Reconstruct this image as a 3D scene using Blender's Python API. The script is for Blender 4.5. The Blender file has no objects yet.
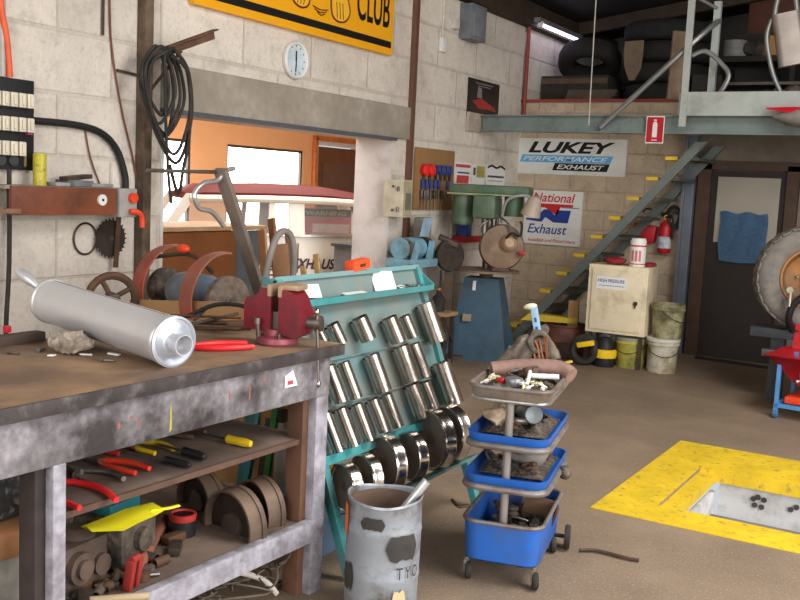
import bpy, bmesh, math, random
from mathutils import Vector, Matrix, noise
random.seed(7)
PI = math.pi
C = bpy.context.scene.collection
scn = bpy.context.scene

# ------------------------------------------------------------------ camera, world, light, exposure
YAW, PITCH, ROLL, FPX, EYE = .539, .1175, .0475, 970.0, 1.6
_f = Vector((-math.sin(YAW)*math.cos(PITCH), math.cos(YAW)*math.cos(PITCH), -math.sin(PITCH)))
_r = Vector((math.cos(YAW), math.sin(YAW), 0)); _u = _r.cross(_f)
_cr, _sr = math.cos(ROLL), math.sin(ROLL)
_r, _u = _cr*_r + _sr*_u, -_sr*_r + _cr*_u
cam = bpy.data.objects.new('camera', bpy.data.cameras.new('camera')); C.objects.link(cam)
cam.matrix_world = Matrix(((_r.x, _u.x, -_f.x, 0), (_r.y, _u.y, -_f.y, 0), (_r.z, _u.z, -_f.z, EYE), (0, 0, 0, 1)))
cam.data.sensor_width = 36; cam.data.lens = FPX/800*36; cam.data.clip_start = .05; cam.data.clip_end = 100
scn.camera = cam
w = bpy.data.worlds.new('World'); scn.world = w; w.use_nodes = True
bgn = w.node_tree.nodes['Background']; bgn.inputs[0].default_value = (.86, .93, 1, 1); bgn.inputs[1].default_value = 0.55

def area(name, loc, target, sx, sy, power, col=(1, 1, 1)):
    l = bpy.data.lights.new(name, 'AREA'); l.shape = 'RECTANGLE'; l.size = sx; l.size_y = sy; l.energy = power; l.color = col
    o = bpy.data.objects.new(name, l); C.objects.link(o); o.location = loc
    o.rotation_euler = (Vector(target)-Vector(loc)).to_track_quat('-Z', 'Y').to_euler(); return o
area('daylight_side_door', (3.9, 2.0, 2.2), (-3.2, 4.0, 1.0), 5.0, 3.2, 300, (1, .98, .95))
area('daylight_front_door', (-.6, -3.4, 2.4), (-1.6, 5, 1.0), 4.5, 3.4, 210, (1, .97, .93))
area('roof_skylight', (-.2, 4.6, 4.35), (-.6, 4.7, 0), 2.4, 4.6, 430, (1, .98, .95))
area('side_room_fill', (-6.3, 7.6, 2.74), (-6.3, 7.6, 0), 2.4, 3.4, 95, (1, .93, .85))  # fill light added under the side room ceiling, no fitting there
vs = scn.view_settings
vs.view_transform = 'Standard'; vs.look = 'None'; vs.exposure = 0.35; vs.gamma = 1; vs.use_curve_mapping = False

# ------------------------------------------------------------------ helpers
def lin(c):
    return tuple(((v/255)/12.92 if v/255 <= .04045 else ((v/255+.055)/1.055)**2.4) for v in c)
_mats = {}
def M(name, rgb, rough=.6, metal=0, var=.18, scale=9, rgb2=None, amt=.5, scale2=3, bump=0, spec=.4, emit=0, hard=.12):
    """procedural surface: colour with noise variation, optional second colour (dirt, wear, rust) in patches"""
    if name in _mats: return _mats[name]
    m = bpy.data.materials.new(name); m.use_nodes = True; nt = m.node_tree; N = nt.nodes; L = nt.links
    b = N['Principled BSDF']; b.inputs['Roughness'].default_value = rough; b.inputs['Metallic'].default_value = metal
    b.inputs['Specular IOR Level'].default_value = spec
    tc = N.new('ShaderNodeTexCoord'); nz = N.new('ShaderNodeTexNoise'); nz.inputs['Scale'].default_value = scale; nz.inputs['Detail'].default_value = 5
    L.new(tc.outputs['Object'], nz.inputs['Vector'])
    rp = N.new('ShaderNodeValToRGB'); L.new(nz.outputs['Fac'], rp.inputs[0])
    c = lin(rgb); e = rp.color_ramp.elements
    e[0].position = .3; e[1].position = .7
    e[0].color = (*[max(0, x*(1-var)) for x in c], 1); e[1].color = (*[min(1, x*(1+var)) for x in c], 1)
    out = rp.outputs[0]
    if rgb2 is not None:
        n2 = N.new('ShaderNodeTexNoise'); n2.inputs['Scale'].default_value = scale2; n2.inputs['Detail'].default_value = 6; n2.inputs['Roughness'].default_value = .65
        L.new(tc.outputs['Object'], n2.inputs['Vector'])
        r2 = N.new('ShaderNodeValToRGB'); L.new(n2.outputs['Fac'], r2.inputs[0])
        r2.color_ramp.elements[0].position = max(0, .72-amt*.45-hard); r2.color_ramp.elements[1].position = min(1, .72-amt*.45+hard)
        mx = N.new('ShaderNodeMix'); mx.data_type = 'RGBA'; L.new(r2.outputs[0], mx.inputs[0]); L.new(out, mx.inputs[6])
        mx.inputs[7].default_value = (*lin(rgb2), 1); out = mx.outputs[2]
    L.new(out, b.inputs['Base Color'])
    if emit:
        L.new(out, b.inputs['Emission Color']); b.inputs['Emission Strength'].default_value = emit
    if bump:
        bp = N.new('ShaderNodeBump'); bp.inputs['Strength'].default_value = bump; bp.inputs['Distance'].default_value = .02
        L.new(nz.outputs['Fac'], bp.inputs['Height']); L.new(bp.outputs[0], b.inputs['Normal'])
    _mats[name] = m; return m

def block_mat(name, rgb, mortar, axes, bw, bh, dirt, amt=.45, off=(0, 0), msize=.012, scale2=.9):
    m = bpy.data.materials.new(name); m.use_nodes = True; nt = m.node_tree; N = nt.nodes; L = nt.links
    b = N['Principled BSDF']; b.inputs['Roughness'].default_value = .85; b.inputs['Specular IOR Level'].default_value = .2
    tc = N.new('ShaderNodeTexCoord'); sp = N.new('ShaderNodeSeparateXYZ'); cb = N.new('ShaderNodeCombineXYZ')
    L.new(tc.outputs['Object'], sp.inputs[0])
    for i, a in enumerate(axes):
        ad = N.new('ShaderNodeMath'); ad.inputs[1].default_value = off[i]; L.new(sp.outputs[a], ad.inputs[0]); L.new(ad.outputs[0], cb.inputs[i])
    br = N.new('ShaderNodeTexBrick'); L.new(cb.outputs[0], br.inputs['Vector'])
    br.inputs['Scale'].default_value = 1; br.inputs['Brick Width'].default_value = bw; br.inputs['Row Height'].default_value = bh
    br.inputs['Mortar Size'].default_value = msize; br.inputs['Mortar Smooth'].default_value = .6; br.inputs['Bias'].default_value = 0
    c = lin(rgb)
    br.inputs['Color1'].default_value = (*[x*.93 for x in c], 1); br.inputs['Color2'].default_value = (*[min(1, x*1.06) for x in c], 1); br.inputs['Mortar'].default_value = (*lin(mortar), 1)
    out = br.outputs['Color']
    for sc, thr, col, k in ((scale2, .72-amt*.4, dirt, .8), (6.5, .6, tuple(v*.72 for v in dirt), .45), (38, .63, tuple(v*.6 for v in rgb), .5)):
        nz = N.new('ShaderNodeTexNoise'); nz.inputs['Scale'].default_value = sc; nz.inputs['Detail'].default_value = 7; nz.inputs['Roughness'].default_value = .68
        L.new(tc.outputs['Object'], nz.inputs['Vector'])
        rp = N.new('ShaderNodeValToRGB'); rp.color_ramp.elements[0].position = thr-.1; rp.color_ramp.elements[1].position = thr+.16
        rp.color_ramp.elements[1].color = (k, k, k, 1); L.new(nz.outputs['Fac'], rp.inputs[0])
        mx = N.new('ShaderNodeMix'); mx.data_type = 'RGBA'; L.new(rp.outputs[0], mx.inputs[0]); L.new(out, mx.inputs[6]); mx.inputs[7].default_value = (*lin(col), 1); out = mx.outputs[2]
    L.new(out, b.inputs['Base Color'])
    bp = N.new('ShaderNodeBump'); bp.inputs['Strength'].default_value = .5; bp.inputs['Distance'].default_value = .02
    sm = N.new('ShaderNodeMath'); sm.operation = 'SUBTRACT'; L.new(nz.outputs['Fac'], sm.inputs[0]); L.new(br.outputs['Fac'], sm.inputs[1])
    L.new(sm.outputs[0], bp.inputs['Height']); L.new(bp.outputs[0], b.inputs['Normal'])
    return m

def catmull(pts, k=6, closed=False):
    pts = [Vector(p) for p in pts]; n = len(pts); out = []
    for i in range(n if closed else n-1):
        g = (lambda j: pts[j % n]) if closed else (lambda j: pts[max(0, min(n-1, j))])
        p0, p1, p2, p3 = g(i-1), g(i), g(i+1), g(i+2)
        for s in range(k):
            t = s/k
            out.append(.5*((2*p1)+(p2-p0)*t+(2*p0-5*p1+4*p2-p3)*t*t+(3*p1-p0-3*p2+p3)*t**3))
    if not closed: out.append(pts[-1])
    return out

def frame(axis):
    a = Vector(axis).normalized(); h = Vector((0, 0, 1)) if abs(a.z) < .9 else Vector((1, 0, 0))
    u = h.cross(a).normalized(); return a, u, a.cross(u)

class MB:
    def __init__(self): self.bm = bmesh.new()
    def loft(self, loops, cap0=True, cap1=True, closed=False):
        bm = self.bm; R = [[bm.verts.new(p) for p in lp] for lp in loops]; n = len(R[0])
        pairs = list(zip(R, R[1:]))+([(R[-1], R[0])] if closed else [])
        for a, b in pairs:
            for i in range(n):
                j = (i+1) % n
                try: bm.faces.new((a[i], a[j], b[j], b[i]))
                except ValueError: pass
        if not closed:
            if cap0: bm.faces.new(R[0][::-1])
            if cap1: bm.faces.new(R[-1])
        return self
    def box(self, c, s, rot=None, bev=0, taper=1):
        hx, hy, hz = s[0]/2, s[1]/2, s[2]/2; c = Vector(c)
        R = rot if rot is not None else Matrix.Identity(3)
        before = len(self.bm.verts)
        lo = [(-hx, -hy, -hz), (hx, -hy, -hz), (hx, hy, -hz), (-hx, hy, -hz)]; hi = [(x*taper, y*taper, hz) for x, y, _ in lo]
        b2 = bmesh.new(); vs_ = [b2.verts.new(p) for p in lo+hi]
        for f in ((3, 2, 1, 0), (4, 5, 6, 7), (0, 1, 5, 4), (1, 2, 6, 5), (2, 3, 7, 6), (3, 0, 4, 7)): b2.faces.new([vs_[i] for i in f])
        if bev: bmesh.ops.bevel(b2, geom=b2.edges[:], offset=min(bev, hx*.9, hy*.9, hz*.9), segments=2, affect='EDGES', profile=.6)
        for v in b2.verts: v.co = R @ v.co + c
        me = bpy.data.meshes.new('t'); b2.to_mesh(me); b2.free(); self.bm.from_mesh(me); bpy.data.meshes.remove(me)
        return self
    def ring(self, c, axis, r, n, sx=1, sy=1, ph=0):
        a, u, v = frame(axis); c = Vector(c)
        return [c+u*(r*sx*math.cos(2*PI*i/n+ph))+v*(r*sy*math.sin(2*PI*i/n+ph)) for i in range(n)]
    def cyl(self, p0, p1, r0, r1=None, n=16, caps=True):
        p0, p1 = Vector(p0), Vector(p1); r1 = r0 if r1 is None else r1
        return self.loft([self.ring(p0, p1-p0, r0, n), self.ring(p1, p1-p0, r1, n)], caps, caps)
    def lathe(self, prof, o=(0, 0, 0), axis=(0, 0, 1), n=24, cap0=True, cap1=True):
        a = Vector(axis).normalized(); o = Vector(o)
        return self.loft([self.ring(o+a*z, a, max(r, 1e-4), n) for r, z in prof], cap0, cap1)
    def pipe(self, p0, p1, r, t, n=20):
        p0, p1 = Vector(p0), Vector(p1); a = p1-p0
        return self.loft([self.ring(p0, a, r-t, n), self.ring(p0, a, r, n), self.ring(p1, a, r, n), self.ring(p1, a, r-t, n)], closed=True)
    def tube(self, pts, r, n=8, k=5, closed=False, flat=1):
        P = catmull(pts, k, closed) if k > 1 else [Vector(p) for p in pts]
        loops = []; m = len(P); pu = None
        for i in range(m):
            d = (P[(i+1) % m]-P[i-1]) if closed else (P[min(m-1, i+1)]-P[max(0, i-1)])
            if d.length < 1e-9: d = Vector((0, 0, 1))
            d.normalize()
            if pu is None: _, pu, _ = frame(d)
            pu = (pu-d*pu.dot(d))
            pu = pu.normalized() if pu.length > 1e-6 else frame(d)[1]
            pv = d.cross(pu); rr = r(i/(m-1)) if callable(r) else r
            loops.append([P[i]+pu*(rr*math.cos(2*PI*j/n))+pv*(rr*flat*math.sin(2*PI*j/n)) for j in range(n)])
        return self.loft(loops, closed=closed)
    def torus(self, c, axis, R, r, n=28, m=8, sx=1, sy=1):
        a, u, v = frame(axis); c = Vector(c); loops = []
        for i in range(n):
            t = 2*PI*i/n; d = u*math.cos(t)*sx+v*math.sin(t)*sy
            loops.append([c+d*(R+r*math.cos(2*PI*j/m))+a*(r*math.sin(2*PI*j/m)) for j in range(m)])
        return self.loft(loops, closed=True)
    def prism(self, poly, o, u, v, t):
        """poly in (u,v) from o, extruded by t along u x v"""
        o, u, v = Vector(o), Vector(u), Vector(v); n = u.cross(v).normalized()
        A = [o+u*a+v*b for a, b in poly]
        return self.loft([A, [p+n*t for p in A]])
    def sphere(self, c, r, n=14, m=9):
        r = (r, r, r) if not hasattr(r, '__len__') else r; c = Vector(c); loops = []
        for i in range(m+1):
            t = -PI/2+PI*i/m; z = math.sin(t); q = max(math.cos(t), 1e-3)
            loops.append([c+Vector((r[0]*q*math.cos(2*PI*j/n), r[1]*q*math.sin(2*PI*j/n), r[2]*z)) for j in range(n)])
        return self.loft(loops)
    def warp(self, fn):
        for v in self.bm.verts: v.co = fn(v.co.copy())
        return self
    def build(self, name, mat, parent=None, smooth=True, ang=38, raw=False):
        me = bpy.data.meshes.new(name)
        if not raw: bmesh.ops.recalc_face_normals(self.bm, faces=self.bm.faces[:])
        self.bm.to_mesh(me); self.bm.free()
        if smooth:
            for p in me.polygons: p.use_smooth = True
            me.set_sharp_from_angle(angle=math.radians(ang))
        me.materials.append(mat)
        o = bpy.data.objects.new(name, me); C.objects.link(o)
        if parent is not None: o.parent = parent
        return o

def tag(o, label, cat, group=None, kind=None):
    if label: o['label'] = label
    if cat: o['category'] = cat
    if group: o['group'] = group
    if kind: o['kind'] = kind
    return o
def T(name, label, cat, loc=(0, 0, 0), rot=(0, 0, 0), group=None):
    o = bpy.data.objects.new(name, None); o.empty_display_size = .05; C.objects.link(o)
    o.location = loc; o.rotation_euler = rot if hasattr(rot, '__len__') else (0, 0, rot)
    return tag(o, label, cat, group)
def O(name, mb, mat, label, cat, loc=(0, 0, 0), rot=(0, 0, 0), group=None, **k):
    o = mb.build(name, mat, None, **k); o.location = loc; o.rotation_euler = rot if hasattr(rot, '__len__') else (0, 0, rot)
    return tag(o, label, cat, group)
def P(name, mb, mat, parent, label=None, **k):
    o = mb.build(name, mat, parent, **k)
    if label: o['label'] = label
    return o
def S(name, mb, mat, smooth=False, **k):
    o = mb.build(name, mat, None, smooth=smooth, **k); o['kind'] = 'structure'; return o
def DUP(root, loc, rot=None, label=None, group=None):
    r = root.copy(); C.objects.link(r); r.location = loc
    if rot is not None: r.rotation_euler = rot if hasattr(rot, '__len__') else (0, 0, rot)
    if label: r['label'] = label
    if group: r['group'] = group
    for ch in list(root.children):
        c = ch.copy(); C.objects.link(c); c.parent = r
        for g in list(ch.children):
            d = g.copy(); C.objects.link(d); d.parent = c
    return r
def TEXT(name, body, o, u, v, wd, ht, mat, parent, shear=0, bold=0, t=.0015):
    """lettering as a mesh: fills wd x ht from o along u (reading direction) and v (up)"""
    cu = bpy.data.curves.new(name, 'FONT'); cu.body = body; cu.size = 1; cu.shear = shear; cu.offset = bold; cu.extrude = .0
    ob = bpy.data.objects.new('t', cu); C.objects.link(ob); bpy.context.view_layer.update()
    me = bpy.data.meshes.new_from_object(ob.evaluated_get(bpy.context.evaluated_depsgraph_get()))
    bpy.data.objects.remove(ob); bpy.data.curves.remove(cu)
    xs = [q.co.x for q in me.vertices]; ys = [q.co.y for q in me.vertices]
    x0, x1, y0, y1 = min(xs), max(xs), min(ys), max(ys); o, u, v = Vector(o), Vector(u).normalized(), Vector(v).normalized(); n = u.cross(v)
    for q in me.vertices: q.co = o+u*((q.co.x-x0)/(x1-x0)*wd)+v*((q.co.y-y0)/(y1-y0)*ht)+n*t
    me.name = name; me.materials.clear(); me.materials.append(mat)
    ob = bpy.data.objects.new(name, me); C.objects.link(ob); ob.parent = parent; return ob
def rrect(lx, ly, r, n=5):
    out = []
    for cx, cy, a0 in ((lx/2-r, ly/2-r, 0), (-lx/2+r, ly/2-r, 90), (-lx/2+r, -ly/2+r, 180), (lx/2-r, -ly/2+r, 270)):
        for i in range(n+1):
            a = math.radians(a0+90*i/n); out.append((cx+r*math.cos(a), cy+r*math.sin(a)))
    return out
def RX(a): return Matrix.Rotation(a, 3, 'X')
def RY(a): return Matrix.Rotation(a, 3, 'Y')
def RZ(a): return Matrix.Rotation(a, 3, 'Z')

# common materials
black = M('black_enamel', (28, 28, 30), .55, var=.3); ink = M('black_ink', (16, 16, 18), .6, var=.05)
rubber = M('black_rubber', (44, 41, 39), .8, var=.25, scale=14, rgb2=(70, 64, 58), amt=.25, scale2=6)
chrome = M('polished_steel', (184, 175, 167), .26, 1, var=.12, scale=14, rgb2=(140, 124, 110), amt=.3, scale2=7)
alum = M('aluminised_steel', (208, 208, 212), .40, .55, var=.06, scale=5)
steel = M('dull_steel', (128, 124, 120), .42, .8, var=.2, scale=14, rgb2=(90, 70, 55), amt=.35, scale2=7)
darksteel = M('dark_greasy_steel', (70, 64, 60), .55, .5, var=.3, scale=14, rgb2=(96, 72, 52), amt=.4, scale2=8)
rust = M('rusty_steel', (104, 74, 54), .75, .2, var=.3, scale=12, rgb2=(62, 48, 42), amt=.45, scale2=5)
white = M('white_paint', (224, 224, 222), .5, var=.05)
cream = M('cream_paint', (222, 208, 178), .5, var=.06, rgb2=(170, 150, 120), amt=.2, scale2=4)
redp = M('red_paint', (176, 24, 34), .42, var=.12); orangep = M('orange_red_paint', (226, 70, 34), .45, var=.12)
yellow = M('yellow_paint', (238, 196, 34), .5, var=.1); brightyellow = M('bright_yellow_plastic', (238, 226, 40), .4, var=.05)
teal = M('teal_paint', (66, 142, 146), .5, var=.12, rgb2=(96, 116, 112), amt=.35, scale2=5)
bluepl = M('blue_plastic', (40, 100, 190), .45, var=.06, rgb2=(66, 92, 140), amt=.3, scale2=6)
greysteel = M('grey_green_painted_steel', (116, 128, 126), .55, var=.08, rgb2=(84, 88, 84), amt=.25, scale2=3)
woodm = M('weathered_timber', (118, 92, 68), .75, var=.25, scale=7, rgb2=(74, 60, 50), amt=.4, scale2=4)
grime = M('greasy_grime', (104, 92, 80), .8, var=.4, scale=22, rgb2=(56, 50, 46), amt=.5, scale2=14, bump=.6)
paper = M('white_paper', (226, 226, 224), .8, var=.04)
# ------------------------------------------------------------------ the setting
XL, YB = -4.61, 10.19
LW = block_mat('cream_block_wall', (224, 214, 202), (208, 197, 184), (1, 2), .80, .355, (192, 182, 172), .42, (.2, .1), .016)
BW = block_mat('beige_block_wall', (206, 188, 164), (194, 175, 151), (0, 2), .42, .21, (164, 144, 122), .45, (0, .05))
loftw = M('grey_loft_wall', (104, 100, 94), .9, var=.2, scale=3)
lintelm = M('bare_concrete', (166, 156, 144), .9, var=.12, scale=16, rgb2=(146, 136, 124), amt=.5, scale2=2.2, bump=.2)
jambm = M('white_render', (214, 208, 206), .8, var=.06, rgb2=(176, 164, 154), amt=.25, scale2=3)

def floor_mat():
    m = M('oily_concrete_floor', (148, 128, 107), .62, var=.12, scale=3.2, rgb2=(112, 96, 82), amt=.42, scale2=.9, spec=.35, hard=.22)
    nt = m.node_tree; N = nt.nodes; L = nt.links; b = N['Principled BSDF']; src = b.inputs['Base Color'].links[0].from_socket
    tc = [n for n in N if n.type == 'TEX_COORD'][0]
    for sc, thr, col in ((90, .6, (196, 176, 150)), (45, .64, (84, 68, 56)), (2.2, .66, (112, 94, 78))):
        n = N.new('ShaderNodeTexNoise'); n.inputs['Scale'].default_value = sc; n.inputs['Detail'].default_value = 4; L.new(tc.outputs['Object'], n.inputs['Vector'])
        r = N.new('ShaderNodeValToRGB'); r.color_ramp.elements[0].position = thr-.04; r.color_ramp.elements[1].position = thr+.12; r.color_ramp.elements[1].color = (.55, .55, .55, 1); L.new(n.outputs['Fac'], r.inputs[0])
        x = N.new('ShaderNodeMix'); x.data_type = 'RGBA'; L.new(r.outputs[0], x.inputs[0]); L.new(src, x.inputs[6]); x.inputs[7].default_value = (*lin(col), 1); src = x.outputs[2]
    L.new(src, b.inputs['Base Color']); return m
FM = floor_mat()
# workshop floor with the pit opening
px0, px1, py0, py1 = -1.33, 3.0, 4.945, 5.86
mb = MB()
for x0, x1, y0, y1 in ((XL, 4.5, -4, py0), (XL, 4.5, py1, 12.9), (XL, px0, py0, py1), (px1, 4.5, py0, py1)):
    mb.box(((x0+x1)/2, (y0+y1)/2, -.03), (x1-x0, y1-y0, .06))
S('floor', mb, FM)
S('floor_side_room', MB().box((-6.95, 8.7, -.03), (4.68, 10.4, .06)), M('grey_floor', (150, 140, 130), .7))
# painted border, pit step and pit walls
pity = M('worn_yellow_floor_paint', (222, 186, 36), .6, var=.14, scale=6, rgb2=(150, 124, 70), amt=.2, scale2=22, hard=.08)
mb = MB()
mb.prism([(-1.6, 4.675), (3.4, 4.675), (3.4, py0), (-1.6, py0)], (0, 0, .001), (1, 0, 0), (0, 1, 0), .004)
mb.prism([(-1.6, py1), (3.4, py1), (3.4, 6.4), (-1.6, 6.4)], (0, 0, .001), (1, 0, 0), (0, 1, 0), .004)
mb.prism([(-1.6, py0), (px0, py0), (px0, py1), (-1.6, py1)], (0, 0, .001), (1, 0, 0), (0, 1, 0), .004)
mb.box((.835, py1-.012, -.033), (4.33, .03, .074)); mb.box((.835, py0-.012, -.035), (4.33, .024, .07))
S('trim_1', mb, pity)
S('trim_2', MB().box((px0+.045, (py0+py1)/2, -.05), (.09, py1-py0, .06)), pity)
pitw = M('white_pit_lining', (214, 214, 216), .6, var=.05, rgb2=(150, 144, 138), amt=.22, scale2=5)
mb = MB().box((.88, py1+.04, -.42), (4.2, .03, .70)); mb.box((.88, py0-.04, -.42), (4.2, .03, .70)); mb.box((px0+.07, 5.4, -.45), (.03, .98, .62))
S('wall_pit', mb, pitw)
pk0 = T('pit_fixing', 'dark round fixing holes on the white lining of the pit', 'fixing', (-.98, py1+.02, -.16))
for a_, c_ in ((-.04, .02), (-.015, .035), (.02, .025), (-.03, -.015), (.01, -.02), (.17, .0), (.20, .02)): P('hole', MB().cyl((a_, 0, c_), (a_, -.006, c_), .016, n=12), M('dark_hole', (70, 66, 64), .8), pk0)
S('floor_pit', MB().box((.84, 5.4, -.30), (4.36, .88, .06)), M('grey_pit_boards', (116, 114, 112), .75, var=.15, rgb2=(100, 94, 88), amt=.4, scale2=6))

# left wall with the opening into the side room
oy0, oy1, oz = 4.62, 7.44, 2.0
th = .36
mb = MB()
mb.box((XL-th/2, (oy0-3)/2, 1.9), (th, oy0+3, 3.8)); mb.box((XL-th/2, (oy1+13)/2, 1.9), (th, 13-oy1, 3.8)); mb.box((XL-th/2, (oy0+oy1)/2, (oz+3.8)/2), (th, oy1-oy0, 3.8-oz))
S('wall_left', mb, LW)
S('trim_3', MB().box((XL-th/2+.01, (4.6+7.7)/2, 2.16), (th+.05, 3.1, .29), bev=.012), lintelm)      # concrete lintel
S('trim_4', MB().box((XL+.02, (4.6+7.44)/2, 2.005), (.07, 2.84, .028)), M('blue_grey_angle', (84, 86, 92), .6, var=.1))
S('trim_5', MB().box((XL-th/2, oy1-.008, 1.0), (th+.02, .03, 2.0)), jambm)
S('trim_6', MB().box((XL-th/2, oy0+.006, 1.0), (th+.01, .03, 2.0)), jambm)
# back wall below the loft, loft behind it
S('wall_back', MB().box((-.3, YB+.1, 1.3), (8.7, .2, 2.6)), BW)
S('floor_loft', MB().box((-.3, 11.6, 2.58), (8.7, 2.6, .06)), M('loft_boards', (70, 60, 50), .8))
S('wall_loft', MB().box((-.3, 12.95, 3.9), (8.7, .1, 2.8)), loftw)
redm = M('oxide_red_paint', (140, 62, 50), .6, var=.15)
S('trim_7', MB().box((-3.4, YB-.02, 2.605), (2.5, .06, .03)), redm)
S('trim_8', MB().cyl((XL+.05, YB-.06, 2.35), (XL+.05, YB-.06, 3.62), .022, n=10), redm, smooth=True)
# roof, eave beam, rafters
roofm = M('dark_roof_sheet', (40, 37, 34), .8, var=.2)
mb = MB(); mb.prism([(XL-.4, 3.62), (4.8, 5.1), (4.8, 5.16), (XL-.4, 3.68)], (0, 13.2, 0), (1, 0, 0), (0, 0, 1), 17.4); S('ceiling', mb, roofm)
beamm = M('dark_timber_beam', (62, 48, 38), .8, var=.25)
S('trim_9', MB().box((XL+.06, 6.8, 3.53), (.12, 12.2, .24)), beamm)
for k, y in enumerate((11.55, 8.2)): S('trim_%d' % (10+k), MB().prism([(XL, 3.50), (4.6, 4.85), (4.6, 5.0), (XL, 3.65)], (0, y, 0), (1, 0, 0), (0, 0, 1), .1), beamm)
# walls out of view: right side and front with their open doorways
dullw = M('dull_block', (170, 158, 142), .9)
mb = MB(); mb.box((4.5, -2.4, 2.4), (.2, 3.2, 4.8)).box((4.5, 9.2, 2.4), (.2, 7.6, 4.8)).box((4.5, 2.3, 4.3), (.2, 6.3, 1.1)); S('wall_right', mb, dullw)
mb = MB(); mb.box((-3.9, -4.1, 2.3), (1.5, .2, 4.6)).box((3.2, -4.1, 2.3), (2.6, .2, 4.6)).box((-.6, -4.1, 4.4), (5.4, .2, .9)); S('wall_front', mb, dullw)

# side room
peach = M('peach_wall', (236, 178, 128), .8, var=.04, scale=2)
sky = M('bright_daylight_pane', (255, 253, 250), .5, var=0, emit=7)
FX = -8.6
wins = [(8.62, 9.12, .92, 2.04), (9.80, 11.44, .80, 2.03)]
mb = MB(); ys = [3.6, 8.28, 8.95, 9.62, 11.24, 11.5, 12.78, 13.8]
for y0, y1 in ((3.6, 8.62), (9.12, 9.80), (11.44, 11.68), (12.96, 13.8)): mb.box((FX-.1, (y0+y1)/2, 1.4), (.2, y1-y0, 2.8))
for y0, y1, z0, z1 in wins: mb.box((FX-.1, (y0+y1)/2, z0/2), (.2, y1-y0, z0)).box((FX-.1, (y0+y1)/2, (z1+2.8)/2), (.2, y1-y0, 2.8-z1))
mb.box((FX-.1, 12.32, 2.5), (.2, 1.28, .6)); S('wall_side_room', mb, peach)
S('wall_side_room_end', MB().box((-6.8, 13.75, 1.4), (4.0, .1, 2.8)).box((-6.8, 3.65, 1.4), (4.0, .1, 2.8)), peach)
S('ceiling_side_room', MB().box((-6.8, 8.7, 2.83), (4.0, 10.4, .06)), M('white_ceiling', (228, 220, 208), .9))
darkf = M('dark_window_frame', (60, 56, 54), .5)
for k, (y0, y1, z0, z1) in enumerate(wins):
    fr = MB()
    for a, b, c, d in ((y0, y1, z1-.035, z1), (y0, y1, z0, z0+.035), (y0, y0+.03, z0, z1), (y1-.035, y1, z0, z1)): fr.box((FX-.04, (a+b)/2, (c+d)/2), (.06, b-a, d-c))
    o = S('window_%d' % (k+1), fr, darkf); g = MB().box((FX-.06, (y0+y1)/2, (z0+z1)/2), (.012, y1-y0-.05, z1-z0-.05)).build('pane', sky, o, smooth=False)
brownd = M('brown_door', (112, 76, 50), .55, var=.15, scale=5)
d = S('door_1', MB().box((FX-.05, 12.34, 1.06), (.05, 1.12, 2.12)), brownd)
fr = MB()
for a, b, c, e in ((11.72, 11.78, 0, 2.2), (12.88, 12.94, 0, 2.2), (11.72, 12.94, 2.14, 2.2)): fr.box((FX-.02, (a+b)/2, (c+e)/2), (.1, b-a, e-c))
fr.build('door_frame', white, d, smooth=False)
MB().box((FX-.02, 12.38, 1.35), (.015, .84, 1.05)).build('door_panel', M('grey_brown_panel', (104, 82, 70), .5, var=.1), d, smooth=False)
fr = MB().box((FX+.03, 11.70, 1.12), (.06, .07, 2.25)).box((FX+.03, 12.28, 2.235), (.06, 1.22, .07)); fr.build('architrave', M('orange_timber', (196, 116, 62), .6), d, smooth=False)

# back door under the loft with its frame and window, and the steel channel post beside it
dkw = M('dark_stained_wood', (34, 24, 19), .6, var=.2)
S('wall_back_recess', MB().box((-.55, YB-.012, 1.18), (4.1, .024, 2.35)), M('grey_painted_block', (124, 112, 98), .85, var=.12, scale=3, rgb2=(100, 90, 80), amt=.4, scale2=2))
d = S('door_2', MB().box((-2.06, YB-.05, .95), (.76, .045, 1.9)), dkw)
fr = MB().box((-2.50, YB-.06, .98), (.13, .10, 1.96)).box((-1.655, YB-.06, .98), (.11, .10, 1.96)).box((-2.1, YB-.06, 1.955), (1.0, .10, .09)); fr.build('door_frame', M('brown_door_frame', (66, 46, 34), .6, var=.2), d, smooth=False)
gl = M('frosted_glass', (150, 142, 130), .3, var=.06, scale=3)
MB().box((-2.07, YB-.078, 1.51), (.60, .012, .66)).build('glass_pane', gl, d, smooth=False)
MB().sphere((-1.78, YB-.12, .95), .03).build('door_knob', steel, d)
S('trim_12', MB().box((-2.645, YB-.075, 1.12), (.11, .15, 2.24), bev=.008).box((-2.69, YB-.16, 1.12), (.03, .03, 2.24)), M('blue_grey_channel', (96, 102, 112), .5, var=.12))
# ------------------------------------------------------------------ steelwork: posts, beam, landing, stair
tp = MB().box((0, 0, 1.75), (.075, .07, 3.5), bev=.008)
O('timber_post', tp, M('dark_timber_post', (116, 96, 78), .8, var=.3, scale=9, rgb2=(64, 52, 44), amt=.5, scale2=3, bump=.3), 'tall dark timber post standing against the left wall beside the coiled hoses', 'post', (XL+.04, 4.425, 0))
O('steel_post', MB().box((0, 0, 1.75), (.045, .065, 3.5), bev=.006), M('brown_painted_steel', (104, 72, 56), .6, var=.12), 'thin brown steel post on the wall between the opening and the tool board', 'post', (XL+.024, 7.715, 0))
b = T('steel_beam', 'long grey green steel beam carrying the loft landing, above the black and blue sign', 'beam', (0, 9.1, 2.275))
P('web', MB().box((-.75, 0, 0), (7.6, .012, .16)), greysteel, b)
P('flange', MB().box((-.75, 0, .077), (7.6, .10, .012)), greysteel, b); P('flange', MB().box((-.75, 0, -.077), (7.6, .10, .012)), greysteel, b)
P('end_plate', MB().box((-4.59, -.10, 0), (.03, .34, .19)), M('pale_packing_plate', (176, 160, 146), .7), b, 'pale packing plate on the wall')
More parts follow.
